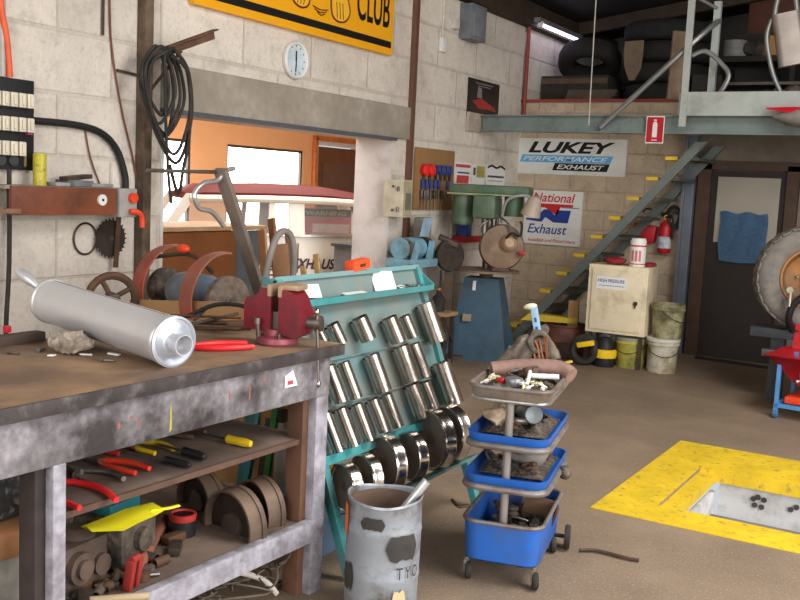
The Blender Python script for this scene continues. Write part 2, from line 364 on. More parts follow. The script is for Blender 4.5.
ld = T('loft_landing', 'pale grey steel landing platform in front of the loft', 'platform', (0, 9.0, 2.35))
pale = M('pale_grey_steel', (168, 174, 170), .5, var=.06, rgb2=(140, 144, 138), amt=.2, scale2=4)
P('edge_plate', MB().box((-.3, -.03, .105), (4.42, .02, .21)).box((-2.49, .5, .105), (.02, 1.08, .21)), pale, ld)
P('deck', MB().box((-.3, .56, .17), (4.38, 1.12, .03)), M('dark_deck', (74, 70, 64), .8), ld)
P('guard_post', MB().box((-2.46, -.05, .52), (.062, .02, 1.24)), pale, ld); P('guard_post', MB().box((-2.30, .25, .62), (.062, .05, .86)), pale, ld)
P('guard_post', MB().box((-2.46, -.05, 1.45), (.062, .02, .62)), pale, ld)
galv = M('galvanised_tube', (142, 144, 142), .45, .6, var=.08)
P('handrail', MB().tube([(-3.26, .02, -.12), (-3.17, .02, -.03), (-2.43, .0, .66), (-2.28, .25, .88)], .026, k=3), galv, ld)
P('handrail', MB().tube([(-2.44, .02, .54), (-2.33, .05, .58), (-2.20, .1, .48), (-2.12, .1, .36), (-2.2, .1, .18)], .022, k=5), galv, ld)
P('brace', MB().tube([(-2.45, .05, 1.06), (-2.29, .25, .98)], .016, k=1), galv, ld)

st = T('steel_stair', 'steep steel stair with yellow tread edges climbing to the loft landing', 'stair', (0, 9.35, 0))
sx0, sz0, sx1, sz1 = -4.28, 0.0, -2.43, 2.14
def stringer(y):
    d = Vector((sx1-sx0, 0, sz1-sz0)).normalized(); n = Vector((-d.z, 0, d.x))
    A = [Vector((sx0, 0, 0)), Vector((sx0+.12, 0, 0)), Vector((sx1+.11, 0, sz1)), Vector((sx1, 0, sz1))]
    return MB().loft([[p+Vector((0, y, 0)) for p in A], [p+Vector((0, y+.04, 0)) for p in A]])
sgm = M('stair_grey_steel', (104, 112, 108), .55, var=.1)
P('stringer', stringer(0), sgm, st); P('stringer', stringer(.70), sgm, st)
nos = M('yellow_nosing', (214, 176, 40), .6, var=.15)
for k in range(1, 11):
    z = .2*k-.02; x = sx0+(sx1-sx0)*z/sz1
    t = P('tread', MB().box((x+.07, .37, z), (.20, .66, .03)), M('dark_tread', (78, 76, 70), .7), st)
    P('nosing', MB().box((x-.09, .37, z), (.12, .66, .034)), nos, t)

sg = T('extinguisher_sign', 'small red sign with a white extinguisher symbol hung on the steel beam', 'sign', (-2.735, 9.046, 2.225))
P('plate', MB().box((0, 0, 0), (.17, .006, .25)), white, sg)
P('red_field', MB().box((0, -.004, 0), (.155, .003, .232)), redp, sg)
mb = MB().prism([(-.022, -.07), (.022, -.07), (.022, .05), (.012, .075), (-.012, .075), (-.022, .05)], (0, -.0065, 0), (1, 0, 0), (0, 0, 1), .001); mb.box((0, -.0068, .088), (.03, .001, .012)); mb.box((0, -.0068, -.095), (.05, .001, .008))
P('symbol', mb, white, sg)

# ------------------------------------------------------------------ signs on the back wall
def board(name, label, loc, wd, ht, mat, rot=0, t=.02, cat='sign'):
    e = T(name, label, cat, loc, rot); P('panel', MB().box((wd/2, -t/2, ht/2), (wd, t, ht)), mat, e); return e
U, V = (1, 0, 0), (0, 0, 1)
sgw = M('sign_white', (226, 226, 222), .45, var=.03, scale=2, rgb2=(200, 198, 192), amt=.25, scale2=2)
s = board('exhaust_sign', 'wide white board with large black italic lettering over a blue band', (-4.62, YB-.002, 1.80), 1.26, .395, sgw)
yy = -.0215
TEXT('large_lettering', 'LUKEY', (.125, yy, .235), U, V, 1.01, .125, ink, s, shear=.3, bold=.035)
bluband = M('sky_blue_print', (92, 170, 216), .5, var=.03)
P('blue_band', MB().prism([(.03, 0), (1.085, 0), (1.12, .082), (.055, .082)], (0, yy+.0015, .132), U, V, .002), bluband, s)
TEXT('band_lettering', 'PERFORMANCE', (.07, yy-.003, .148), U, V, .99, .05, white, s, shear=.3, bold=.01)
P('black_band', MB().prism([(.425, 0), (1.055, 0), (1.085, .082), (.455, .082)], (0, yy+.0015, .046), U, V, .002), ink, s)
TEXT('band_lettering', 'EXHAUST', (.48, yy-.003, .062), U, V, .55, .05, white, s, shear=.3, bold=.02)
s = board('exhaust_sign', 'square white board with red and blue zigzag emblem on the back wall', (-4.50, YB-.002, 1.02), .685, .60, sgw)
navy = M('navy_print', (34, 62, 146), .5, var=.04); redpr = M('red_print', (196, 36, 40), .5, var=.04)
TEXT('red_lettering', 'National', (.10, yy, .475), U, V, .50, .10, redpr, s, shear=.25, bold=.012)
P('emblem', MB().prism([(.20, 0), (.585, 0), (.575, -.035), (.435, -.035), (.395, -.125), (.255, -.045), (.16, -.045), (.16, -.02)], (0, yy+.0015, .455), U, V, .002), redpr, s, 'red half of emblem')
P('emblem', MB().prism([(.03, 0), (.13, 0), (.24, .105), (.30, .105), (.375, .045), (.40, .105), (.56, .105), (.53, -.035), (.36, -.035), (.26, .02), (.22, -.035), (.03, -.02)], (0, yy+.0015, .285), U, V, .002), navy, s, 'blue half of emblem')
P('rule', MB().box((.55, yy, .42), (.20, .002, .012)), M('grey_print', (120, 124, 130), .5), s)
TEXT('blue_lettering', 'Exhaust', (.055, yy, .12), U, V, .47, .105, navy, s, shear=.25, bold=.01)
TEXT('small_lettering', 'Installed and Fitted Here', (.07, yy, .028), U, V, .56, .038, redpr, s, shear=.2, bold=.006)

# ------------------------------------------------------------------ under the stair: cabinet, buckets, extinguisher
cb = T('metal_cabinet', 'cream steel cabinet on legs beneath the stair with blue and white label', 'cabinet', (-3.15, 8.72, 0), math.radians(3))
P('body', MB().box((.27, .19, .635), (.56, .38, .64), bev=.006), cream, cb)
dr = P('door', MB().box((.27, -.008, .635), (.48, .018, .57), bev=.004), cream, cb)
P('lock', MB().cyl((.455, -.016, .62), (.455, -.03, .62), .02).box((.455, -.034, .605), (.012, .012, .05)), darksteel, dr)
lb = P('label_sheet', MB().box((.22, -.019, .79), (.29, .003, .115)), white, cb)
TEXT('label_lettering', 'HIGH PRESSURE', (.09, -.0205, .795), U, V, .25, .032, navy, lb, bold=.02, t=.0005)
P('label_line', MB().box((.22, -.021, .765), (.24, .001, .006)), M('grey_print', (120, 124, 130)), lb)
for x in (.03, .51):
    for y in (.05, .33): P('leg', MB().box((x, y, .16), (.03, .03, .32)), darksteel, cb)
def bucket(name, label, loc, mat, h=.31, r=.145, lid=None, rot=0, grp=None):
    e = T(name, label, 'bucket', loc, rot, grp)
    P('bucket_body', MB().lathe([(r*.88, 0), (r*.9, .01), (r*.97, h*.8), (r, h*.82), (r*1.05, h*.83), (r*1.05, h*.88), (r, h*.89), (r*1.02, h), (r*.96, h), (r*.92, h*.5), (r*.84, .015)], n=26), mat, e)
    P('handle', MB().tube([(r*1.03, 0, h*.86), (r*.8, -r*.75, h*.62), (0, -r*1.06, h*.5), (-r*.8, -r*.75, h*.62), (-r*1.03, 0, h*.86)], .004, n=6), darksteel, e)
    if lid: P('lid', MB().lathe([(r*1.06, h-.02), (r*1.07, h+.006), (r*.9, h+.012), (.001, h+.010)], n=26), lid, e)
    return e
dirtyw = M('dirty_white_plastic', (206, 200, 184), .5, var=.06, rgb2=(132, 116, 70), amt=.42, scale2=6)
bucket('plastic_bucket', 'stained white bucket on the floor under another bucket', (-2.455, 8.88, 0), dirtyw, lid=M('white_lid', (214, 210, 200), .5), rot=.4)
bucket('plastic_bucket', 'olive stained bucket stacked on top of a white bucket', (-2.43, 8.885, .325), M('olive_stained_plastic', (176, 170, 132), .55, var=.12, rgb2=(92, 88, 60), amt=.5, scale2=7), rot=1.3)
bucket('plastic_bucket', 'yellow green bucket on the floor below the cream cabinet', (-2.765, 8.92, 0), M('yellow_green_plastic', (190, 182, 84), .55, var=.15, rgb2=(110, 106, 56), amt=.4, scale2=5), h=.28, lid=M('grey_lid', (150, 150, 140), .5))
bucket('plastic_bucket', 'pale grey bucket behind the small yellow and black vacuum', (-3.01, 9.04, 0), M('pale_grey_plastic', (190, 192, 190), .5), h=.28, r=.10)
hc = T('hose_coil', 'black hose coil with yellow band leaning on the left leg of the cabinet', 'hose', (-3.13, 8.67, .15))
P('coil', MB().torus((0, 0, 0), (0.25, -1, .1), .115, .028), rubber, hc); P('coil', MB().torus((.01, -.05, -.01), (0.15, -1, .2), .105, .026), rubber, hc)
P('band', MB().box((.03, -.07, .06), (.16, .06, .05), RY(-.25), bev=.012), yellow, hc)
vc = T('small_vacuum', 'small yellow and black canister machine on the floor below the cabinet', 'vacuum', (-2.97, 8.76, 0))
P('tub', MB().lathe([(.10, 0), (.105, .02), (.105, .10), (.09, .11)], n=22), black, vc)
P('band', MB().lathe([(.112, .085), (.118, .10), (.118, .15), (.10, .165)], n=22), yellow, vc)
P('head', MB().lathe([(.10, .16), (.085, .22), (.05, .27), (.001, .28)], n=20), black, vc); P('handle', MB().tube([(-.06, 0, .22), (-.05, 0, .32), (.05, 0, .32), (.06, 0, .22)], .012), black, vc)
can = T('paper_roll_can', 'tall white can with red print standing on the cream cabinet', 'can', (-2.75, 8.86, .956))
P('can_body', MB().lathe([(.07, 0), (.074, .01), (.074, .235), (.066, .25), (.066, .262), (.001, .262)], n=22), white, can)
P('print_band', MB().lathe([(.0748, .02), (.0748, .03)], n=22, cap0=False, cap1=False), redpr, can); P('print_band', MB().lathe([(.0748, .185), (.0748, .20)], n=22, cap0=False, cap1=False), redpr, can)
for a in (-1.9, -1.45, -1.0): P('print_bar', MB().box((.0745*math.cos(a), .0745*math.sin(a), .10), (.004, .02, .10), RZ(a)), M('pink_print', (206, 110, 110), .5), can)
redcl = M('red_cloth', (130, 34, 40), .8, var=.25)
def crumple(mb, s, amp, seed=0):
    o = Vector((seed*3.7, seed, 0))
    return mb.warp(lambda p: p+noise.noise_vector(p*s+o)*amp)
O('red_rag', crumple(MB().sphere((0, 0, .035), (.10, .07, .04), 18, 12), 14, .02, 3), redcl, 'crumpled dark red rag lying on the cabinet left of the white can', 'rag', (-2.97, 8.87, .958))
O('red_rag', crumple(MB().sphere((0, 0, .015), (.06, .05, .02), 18, 12), 14, .012, 5), redcl, 'small flat red rag right of the white can on the cabinet', 'rag', (-2.655, 8.95, .962))
ex = T('fire_extinguisher', 'red fire extinguisher with white label hung on the back wall', 'fire extinguisher', (-2.86, YB-.10, 1.03))
P('cylinder', MB().lathe([(.06, 0), (.068, .015), (.068, .27), (.05, .31), (.022, .33), (.022, .35)], n=20), redp, ex)
P('label_band', MB().lathe([(.0688, .05), (.0688, .17)], n=20, cap0=False, cap1=False), M('extinguisher_label', (206, 210, 214), .5, rgb2=(120, 140, 170), amt=.3, scale2=20), ex)
P('valve', MB().box((0, 0, .37), (.04, .04, .05), bev=.008), M('brass_yellow', (214, 170, 40), .5), ex); P('lever', MB().box((-.02, -.03, .40), (.03, .12, .012), RX(.3)), black, ex)
P('nozzle_hose', MB().tube([(0, -.02, .37), (.07, -.05, .38), (.09, -.05, .28), (.085, -.045, .15)], .012), black, ex)
hr = T('black_hose_hank', 'black hank of cable hung above the fire extinguisher', 'cable', (-2.80, YB-.07, 1.40))
for k in range(4): P('loop', MB().torus((.01*k, -.012*k, -.004*k), (.15*k-.2, -1, .1), (.072-.004*k), .020, sy=1.45), rubber, hr)
P('tail', MB().tube([(-.05, 0, .02), (-.15, .01, .05), (-.28, .02, .08), (-.33, .02, .04)], .010), rubber, hr)
rs = T('red_reel_box', 'red metal holder on the back wall beside the fire extinguisher', 'holder', (-3.08, YB-.08, 1.13))
P('shell', MB().box((0, 0, .10), (.24, .10, .17), RY(.12), bev=.015), redp, rs); P('pipe', MB().tube([(-.09, -.02, .03), (0, -.05, -.02), (.10, -.03, .02)], .016), redp, rs)
pd = T('brown_oil_drum', 'squat dark brown drum on the floor behind the trolley', 'drum', (-3.47, 9.0, 0))
P('shell', MB().lathe([(.19, 0), (.20, .01), (.20, .15), (.206, .16), (.20, .17), (.20, .30), (.208, .31), (.208, .325), (.19, .325), (.18, .30), (.001, .29)], n=28), M('rusty_brown_drum', (98, 58, 40), .7, var=.25, rgb2=(56, 40, 34), amt=.4), pd)
O('timber_offcut', MB().box((0, 0, .13), (.10, .05, .26), bev=.004), M('pale_pine', (176, 136, 92), .7, var=.12), 'short pale timber offcut standing on the brown drum', 'offcut', (-3.42, 9.08, .292), (0.05, 0, .2))
O('yellow_wedge', MB().prism([(-.28, 0), (.28, .0), (.28, .05), (-.2, .07)], (0, 0, 0), (1, 0, 0), (0, 0, 1), -.12), M('yellow_dirty_paint', (190, 160, 40), .6, var=.2), 'dirty yellow steel wedge lying on the rim of the brown drum', 'wedge', (-3.62, 8.94, .327), (0, 0, .35))
# towel over the door window, tool hook
tw = MB(); nx, nz = 22, 18; G = []
for i in range(nx+1):
    row = []
    for j in range(nz+1):
        x = -.23+.46*i/nx; z = -.50*j/nz+(.012*math.sin(i*.6)-.01)*max(0, 1-j/4)-.012*math.sin(PI*i/nx*1.2)*j/nz
        x2 = x+.008*math.sin(j*.4)+.02*j/nz
        row.append(tw.bm.verts.new((x2, -.025-.006*math.sin(x*34+j*.2)-.006*math.sin(j*.8+x*11), z)))
    G.append(row)
for i in range(nx):
    for j in range(nz): tw.bm.faces.new((G[i][j], G[i+1][j], G[i+1][j+1], G[i][j+1]))
bmesh.ops.solidify(tw.bm, geom=tw.bm.faces[:], thickness=.008)
O('blue_towel', tw, M('blue_towelling', (90, 124, 158), .9, var=.12, scale=30, bump=.3), 'blue towel hung over the window of the dark back door', 'towel', (-2.09, YB-.085, 1.50))
# ------------------------------------------------------------------ things on the left wall (local x along the wall, -y out of it)
WR = math.radians(90)
def wl(y, z, out=.001): return (XL+out, y, z)
sb = T('club_sign', 'large orange yellow sign board with black stripe high on the left wall', 'sign', wl(4.835, 2.71), WR)
signy = M('sign_yellow', (240, 170, 26), .45, var=.03, scale=1.5)
P('panel', MB().box((1.225, -.03, .36), (2.45, .05, .72)), signy, sb)
P('stripe', MB().box((1.215, -.0565, .085), (2.41, .003, .055)), ink, sb)
TEXT('lettering', 'CLUB', (1.88, -.0565, .215), U, V, .50, .30, ink, sb, bold=.015)
outl = M('brown_outline', (96, 44, 24), .6, var=.05); bootc = M('boot_yellow', (246, 186, 50), .5, var=.04)
def boot(dx, dz, s, fl=1):
    pts = [(-.10, .24), (.06, .26), (.10, .12), (.13, .03), (.08, -.04), (-.02, -.06), (-.10, -.02), (-.12, .10)]
    pts = [(dx+fl*x*s, dz+z*s) for x, z in pts]; c = catmull([(x, 0, z) for x, z in pts], 5, True)
    q = P('boot', MB().prism([(p.x, p.z) for p in (c if fl > 0 else c[::-1])], (0, -.0565, 0), U, V, .002), bootc, sb)
    P('outline', MB().tube([(x, -.0575, z) for x, z in pts], .008, n=6, closed=True), outl, q)
    for k in (-.05, -.01, .03): P('outline', MB().tube([(dx+fl*(k)*s, -.0575, dz+.08*s), (dx+fl*(k+.012)*s, -.0575, dz-.01*s), (dx+fl*(k+.02)*s, -.0575, dz-.035*s)], .005, n=5), outl, q)
boot(1.13, .235, .95, -1); boot(1.64, .215, 1.05, 1)
P('trouser_leg', MB().prism([(1.40, .44), (1.53, .35), (1.62, .40), (1.66, .56), (1.44, .6)], (0, -.0565, 0), U, V, .003), ink, sb)
for k, (a, b) in enumerate(((1.28, 1.48), (1.30, 1.46), (1.34, 1.44))): P('ground_line', MB().tube([(a, -.0575, .215-.018*k), ((a+b)/2, -.0575, .202-.02*k), (b, -.0575, .216-.018*k)], .005, n=5), outl, sb)

ck = T('round_clock', 'small round white clock on the left wall under the yellow sign', 'clock', wl(5.97, 2.50), WR)
P('rim', MB().lathe([(.10, 0), (.135, .005), (.14, .03), (.131, .045), (.118, .04), (.114, .02), (.001, .02)], (0, 0, 0), (0, -1, 0), 36), white, ck)
P('dial', MB().lathe([(.115, .021), (.115, .024), (.001, .024)], (0, 0, 0), (0, -1, 0), 36), M('pale_blue_dial', (200, 214, 222), .5), ck)
hands = P('hand', MB().box((.0, -.027, .03), (.012, .003, .075)), ink, ck); P('hand', MB().box((0, -.029, -.03), (.008, .003, .11), RY(.05)), ink, ck)
for k in range(12): P('hour_mark', MB().box((.105*math.sin(k*PI/6), -.0255, .105*math.cos(k*PI/6)), (.006, .002, .016), RY(k*PI/6)), ink, ck)

# hook bracket with the coiled hoses
br = T('arm_bracket', 'rusty angle iron arm sticking out from the timber post above coiled hoses', 'bracket', (-4.54, 4.43, 2.30), 0)
d0, d1 = Vector((.0, -.01, -.02)), Vector((.34, .235, .153)); dd = (d1-d0).normalized()
P('arm', MB().prism([(0, 0), (.44, 0), (.44, .06), (0, .06)], d0, dd, (0, -.3, .95), .010).prism([(0, 0), (.44, 0), (.44, .05), (0, .05)], d0+Vector((0, -.015, .055)), dd, (.95, -.25, 0), .010), rust, br)
P('stay', MB().tube([d0+Vector((0, .03, -.16)), d0+dd*.22], .010, k=1), rust, br)
hz = T('hose_coil', 'bundle of dark hoses coiled over the iron arm by the timber post', 'hose', (XL+.21, 4.41, 2.32))
for k in range(7):
    R = random.Random(k); a = R.uniform(-.12, .12); L_ = .22+.03*k+R.uniform(-.03, .03); ww = .10+.013*k
    c = Vector((.03*R.uniform(-1, 1), .035*(k-3)*.6, .0))
    pts = [c+Vector((.015*k*.3, -ww*.2, .03)), c+Vector((0, -ww, -.08)), c+Vector((.02, -ww*1.05, -L_*.9)), c+Vector((.03, a*.4, -L_*1.55)), c+Vector((.02, ww*.95, -L_*.9)), c+Vector((0, ww*.9, -.08)), c+Vector((0, ww*.25, .035))]
    P('loop', MB().tube(pts, .011, n=7, k=6, closed=True), rubber, hz)
P('loose_end', MB().tube([(.04, .02, 0), (.06, .16, -.1), (.05, .19, -.45), (.05, .14, -.68), (.06, .09, -.84), (.05, .02, -.66)], .011, n=7), rubber, hz)
P('loose_end', MB().tube([(.03, -.02, 0), (.05, -.02, -.4), (.04, .02, -.72), (.06, .03, -.9)], .010, n=7), rubber, hz)

# fuse board, conduit, shelf board
fb = T('fuse_board', 'black fuse board with three rows of cream fuse carriers', 'fuse board', wl(3.255, 1.585), WR)
P('back_board', MB().box((.17, -.02, .245), (.36, .04, .49), bev=.004), black, fb)
fcm = M('cream_bakelite', (216, 206, 188), .45, var=.08)
for r_, (z, n) in enumerate(((.375, 6), (.245, 6), (.115, 5))):
    for k in range(n):
        f = P('fuse_carrier', MB().box((.035+.053*k, -.06, z), (.046, .045, .078), bev=.008), fcm, fb)
        P('grip', MB().box((.035+.053*k, -.086, z), (.020, .016, .055), bev=.006), fcm, f)
P('meter_disc', MB().cyl((.13, -.04, .05), (.13, -.055, .05), .03).cyl((.21, -.04, .05), (.21, -.055, .05), .03), M('dark_grey_dial', (56, 56, 58), .5), fb)
P('indicator', MB().box((.31, -.05, .21), (.03, .02, .03)), M('magenta_light', (176, 70, 120), .5), fb); P('brass_strip', MB().box((.29, -.043, .07), (.012, .006, .10)), M('dull_brass', (150, 118, 70), .5), fb)
O('orange_conduit', MB().tube([(0, 0, 0), (.0, -.02, .2), (.0, -.06, .42), (0, -.07, .95)], .017, n=10), M('orange_pvc', (222, 92, 52), .5), 'orange conduit running up the wall from the fuse board', 'conduit', (XL+.04, 3.45, 2.078))
O('grey_cable', MB().tube([(0, 0, 0), (.0, -.0, .3), (.0, .03, .95)], .016, n=8), M('grey_cable', (176, 172, 166), .6), 'grey cable beside the orange conduit above the fuse board', 'cable', (XL+.025, 3.415, 2.078))
O('black_conduit', MB().tube([(0, 0, 0), (0, .30, .0), (0, .50, -.03), (0, .63, -.12), (0, .70, -.27), (0, .71, -.36)], .021, n=10), black, 'black conduit bending down from the fuse board to the switch box', 'conduit', (XL+.03, 3.58, 1.86))
O('black_cable', MB().tube([(0, 0, 0), (0, 0, -.5), (0, -.02, -.85), (0, -.02, -1.1)], .013, n=8), rubber, 'black cable hanging down the wall below the fuse board', 'cable', (XL+.06, 3.43, 1.585))
wsh = T('board_shelf', 'brown timber shelf board on the wall below the fuse board', 'shelf', wl(3.30, 1.35), WR)
P('front_board', MB().box((.39, -.20, .075), (.72, .025, .155), bev=.004), M('red_brown_board', (136, 74, 46), .6, var=.2, scale=6, rgb2=(92, 52, 36), amt=.35), wsh)
P('shelf_top', MB().box((.42, -.10, .145), (.84, .19, .02)), M('dusty_grey_board', (140, 128, 116), .85), wsh); P('rail', MB().box((-.12, -.21, .02), (.40, .03, .025)), M('brown_rail', (128, 92, 72), .7), wsh)
P('gauge', MB().cyl((.635, -.213, .085), (.635, -.225, .085), .032, n=22), white, wsh, 'white disc gauge'); P('gauge_dot', MB().cyl((.635, -.2255, .085), (.635, -.228, .085), .008), ink, wsh)
swb = T('switch_box', 'grey switch box with orange button at the end of the brown shelf', 'switch box', wl(4.065, 1.335), WR)
P('box', MB().box((.07, -.17, .085), (.14, .10, .17), bev=.008), M('grey_switch', (156, 154, 150), .5), swb)
P('button', MB().cyl((.095, -.222, .115), (.095, -.245, .115), .030, n=18), orangep, swb); P('lever', MB().tube([(.07, -.235, .035), (.12, -.25, .03), (.15, -.25, .0), (.155, -.25, -.06)], .016), orangep, swb); P('bracket', MB().box((.07, -.06, .085), (.08, .12, .10)), darksteel, swb)
tin = T('spray_tin', 'yellow green tin standing on the left end of the brown wall shelf', 'tin', (XL+.12, 3.58, 1.506))
P('tin_body', MB().lathe([(.036, 0), (.036, .17), (.033, .175), (.001, .175)], n=18), M('yellow_green_tin', (196, 186, 58), .4, var=.2, scale=30, rgb2=(120, 96, 40), amt=.3, scale2=30), tin)
gp = M('grey_paper', (150, 148, 146), .8)
for k, (y, sx, sy, h, m, l) in enumerate(((3.70, .12, .10, .02, gp, 'loose grey paper lying on the brown wall shelf beside the tin'), (3.83, .14, .16, .035, M('slate_box', (110, 112, 118), .7), 'flat slate coloured box on the brown wall shelf'), (3.98, .13, .18, .02, gp, 'grey folder at the right end of the brown wall shelf'))):
    O('flat_box' if k == 1 else 'paper_pad', MB().box((0, 0, h/2), (sx, sy, h), bev=.003), m, l, 'box' if k == 1 else 'paper', (XL+.11, y, 1.507), (0, 0, .15*k))
O('timber_strip', MB().box((0, 0, .012), (.06, .20, .024)), darksteel, 'dark strip lying across the flat box on the brown wall shelf', 'strip', (XL+.11, 3.84, 1.545), (.1, 0, .1))
# saw blade, wire ring, flex wires
sw = MB(); teeth = []
for k in range(26):
    a = 2*PI*k/26; teeth += [(.128*math.cos(a), .128*math.sin(a)), (.112*math.cos(a+.03), .112*math.sin(a+.03)), (.112*math.cos(a+.15), .112*math.sin(a+.15))]
sw.prism(teeth, (0, 0, 0), U, V, .004); sw.cyl((0, -.004, 0), (0, -.009, 0), .035)
sw_o = T('saw_blade', 'dark rusty circular saw blade hung on the left wall by the post', 'saw blade', wl(4.175, 1.195, .03), WR)
P('blade', sw, M('dark_rusty_blade', (60, 52, 48), .6, .4, var=.3), sw_o); P('arbor', MB().cyl((0, -.009, 0), (0, -.012, 0), .012), steel, sw_o)
P('hanger_strap', MB().box((.035, -.02, .0), (.035, .008, .36), RY(.06)), rust, sw_o)
O('wire_ring', MB().torus((0, 0, 0), (1, 0, 0), .085, .006, sy=1.1), darksteel, 'thin wire ring hung on the left wall beside the saw blade', 'ring', wl(3.995, 1.195, .012))
O('red_flex', MB().tube([(0, -.1, 1.1), (0, -.08, .8), (0, .0, .45), (0, .10, .15), (0, .14, 0)], .006, n=6), M('red_brown_flex', (120, 70, 56), .6), 'thin red brown wire hanging down the left wall near the post', 'wire', (XL+.012, 4.26, 1.55))
O('thin_wire', MB().tube([(0, 0, .4), (0, .05, .2), (0, .15, 0)], .005, n=6), M('red_brown_flex', (120, 70, 56)), 'short wire on the wall above the brown shelf', 'wire', (XL+.012, 3.98, 1.47))
O('hook_rod', MB().tube([(0, 0, .42), (0, 0, .1), (0, .0, 0)], .009, n=6), darksteel, 'short dark rod hanging high on the left wall', 'rod', (XL+.015, 4.11, 2.40))
O('steel_peg', MB().cyl((0, 0, 0), (0, .17, -.01), .009), steel, 'short steel peg fixed across the wall left of the timber post', 'peg', (XL+.02, 4.22, 2.21))

# right part of the left wall: meter box, light switch, poster, tool board, papers, control box
mt = T('meter_box', 'blue grey meter box high on the left wall near the corner', 'meter box', wl(8.58, 3.05), WR)
P('case', MB().box((.16, -.07, .17), (.32, .14, .34), bev=.01), M('blue_grey_case', (112, 116, 122), .5), mt); P('lid', MB().box((.16, -.145, .17), (.27, .012, .28), bev=.004), M('blue_grey_lid', (122, 126, 132), .45), mt); P('conduit', MB().cyl((.2, -.05, .34), (.2, -.05, .56), .02), M('grey_pipe', (150, 148, 144)), mt)
ls = T('light_switch', 'small white switch on the left wall below a white conduit', 'switch', wl(8.24, 2.94), WR)
P('plate', MB().box((0, -.02, 0), (.085, .04, .13), bev=.006), white, ls); P('conduit', MB().cyl((.0, -.012, .065), (.0, -.012, .45), .012), M('off_white_pipe', (200, 194, 184)), ls)
jb = T('junction_box', 'small white junction box left of the meter box', 'junction box', wl(8.46, 3.17), WR); P('case', MB().box((0, -.025, 0), (.10, .05, .10), bev=.008), M('off_white_pipe', (200, 194, 184)), jb)
ps = T('motorcycle_poster', 'dark poster with red and grey machine on the left wall above the beam', 'poster', wl(8.83, 2.33), WR)
P('sheet', MB().box((.36, -.006, .19), (.72, .008, .385)), M('dark_poster', (50, 44, 42), .45, var=.2, scale=5), ps)
P('red_shape', MB().prism([(.10, .16), (.30, .20), (.62, .13), (.66, .09), (.45, .10), (.25, .09)], (0, -.0105, 0), U, V, .001), M('poster_red', (168, 62, 50), .5), ps); P('grey_shape', MB().prism([(.20, .20), (.32, .20), (.30, .30), (.22, .31)], (0, -.0105, 0), U, V, .001), M('poster_grey', (128, 122, 124), .5), ps)
P('caption', MB().box((.36, -.011, .345), (.40, .001, .012)).box((.36, -.011, .32), (.3, .001, .008)), M('poster_grey', (128, 122, 124)), ps)
pg = T('tool_board', 'brown board of red and blue handled tools on the left wall', 'tool board', wl(7.83, 1.38), WR)
P('board', MB().box((.38, -.015, .29), (.76, .02, .58), bev=.003), M('brown_hardboard', (150, 112, 72), .7, var=.1, scale=4), pg)
blueh = M('blue_handle', (44, 66, 138), .45); redh = M('red_handle', (222, 40, 36), .45)
def hung(name, label, x, z, kind, mat, grp):
    e = T(name, label, 'tool', wl(7.86+x, 1.38+z, .026), WR, grp)
    if kind == 'pliers':
        P('handle', MB().tube([(-.012, -.02, 0), (-.034, -.02, .03), (-.028, -.02, .085)], .011), mat, e); P('handle', MB().tube([(.012, -.02, 0), (.034, -.02, .03), (.028, -.02, .085)], .011), mat, e)
        P('jaws', MB().prism([(-.016, 0), (.016, 0), (.005, -.06), (-.005, -.06)], (0, -.012, 0), U, V, .016), darksteel, e)
    elif kind == 'punch':
        P('handle', MB().lathe([(.045, 0), (.058, .02), (.058, .05), (.03, .07), (.001, .07)], (0, 0, 0), (0, -1, 0), 18), mat, e); P('shank', MB().cyl((0, -.02, -.01), (0, -.02, -.12), .012), darksteel, e)
    else:
        P('handle', MB().lathe([(.008, .0), (.016, .012), (.014, .06), (.017, .085), (.001, .09)], (0, -.02, 0), V, 12), mat, e); P('shank', MB().cyl((0, -.02, 0), (0, -.02, -.10), .005), steel, e)
hung('knob_punch', 'red knobbed tool at the top left of the tool board', .10, .375, 'punch', redh, None); hung('knob_punch', 'second red knobbed tool from the left on the tool board', .215, .375, 'punch', redh, None)
for k, x in enumerate((.33, .43, .52, .61)): hung('pliers', 'dark blue handled pliers in the top row of the tool board', x, .345, 'pliers', blueh, 'blue pliers on the tool board')
for k, x in enumerate((.08, .16, .24, .32, .40, .58)): hung('screwdriver', 'blue handled screwdriver in the middle row of the tool board', x, .20, 'driver', blueh, 'screwdrivers on the tool board')
for k, x in enumerate((.07, .13, .19, .26, .33, .46)): hung('hex_key', 'small dark tool in the bottom row of the tool board', x, .10, 'driver', steel if k < 3 else darksteel, 'small tools on the tool board')
def sheet(name, label, y, z, wd, ht, mat, marks):
    e = T(name, label, 'paper', wl(y, z, .002), WR); P('sheet', MB().box((wd/2, -.003, ht/2), (wd, .004, ht)), mat, e)
    for mname, x0, z0, w_, h_, m in marks: P(mname, MB().box((x0+w_/2, -.0058, z0+h_/2), (w_, .0016, h_)), m, e)
    return e
pkr = M('faded_red_print', (200, 70, 70), .6); olv = M('olive_print', (168, 158, 84), .6); dk = M('dark_print', (70, 66, 70), .6)
sheet('notice_sheet', 'wall notice with red block left of the olive notice', 8.64, 1.60, .36, .26, paper, [('red_block', .05, .05, .26, .08, pkr), ('heading', .02, .21, .32, .03, pkr), ('red_block', .06, .15, .26, .015, dk)])
sheet('notice_sheet', 'wall notice with an olive block in the middle of three', 9.02, 1.60, .30, .25, paper, [('olive_block', .10, .12, .19, .12, olv), ('dark_mark', .03, .14, .05, .08, dk), ('rule', .02, .012, .26, .014, dk)])
e = sheet('notice_sheet', 'white wall notice with dark arched heading nearest the corner', 9.36, 1.60, .46, .26, paper, [('text_line', .03, .13, .40, .022, dk), ('text_line', .04, .09, .36, .01, gp), ('text_line', .30, .02, .12, .014, dk)])
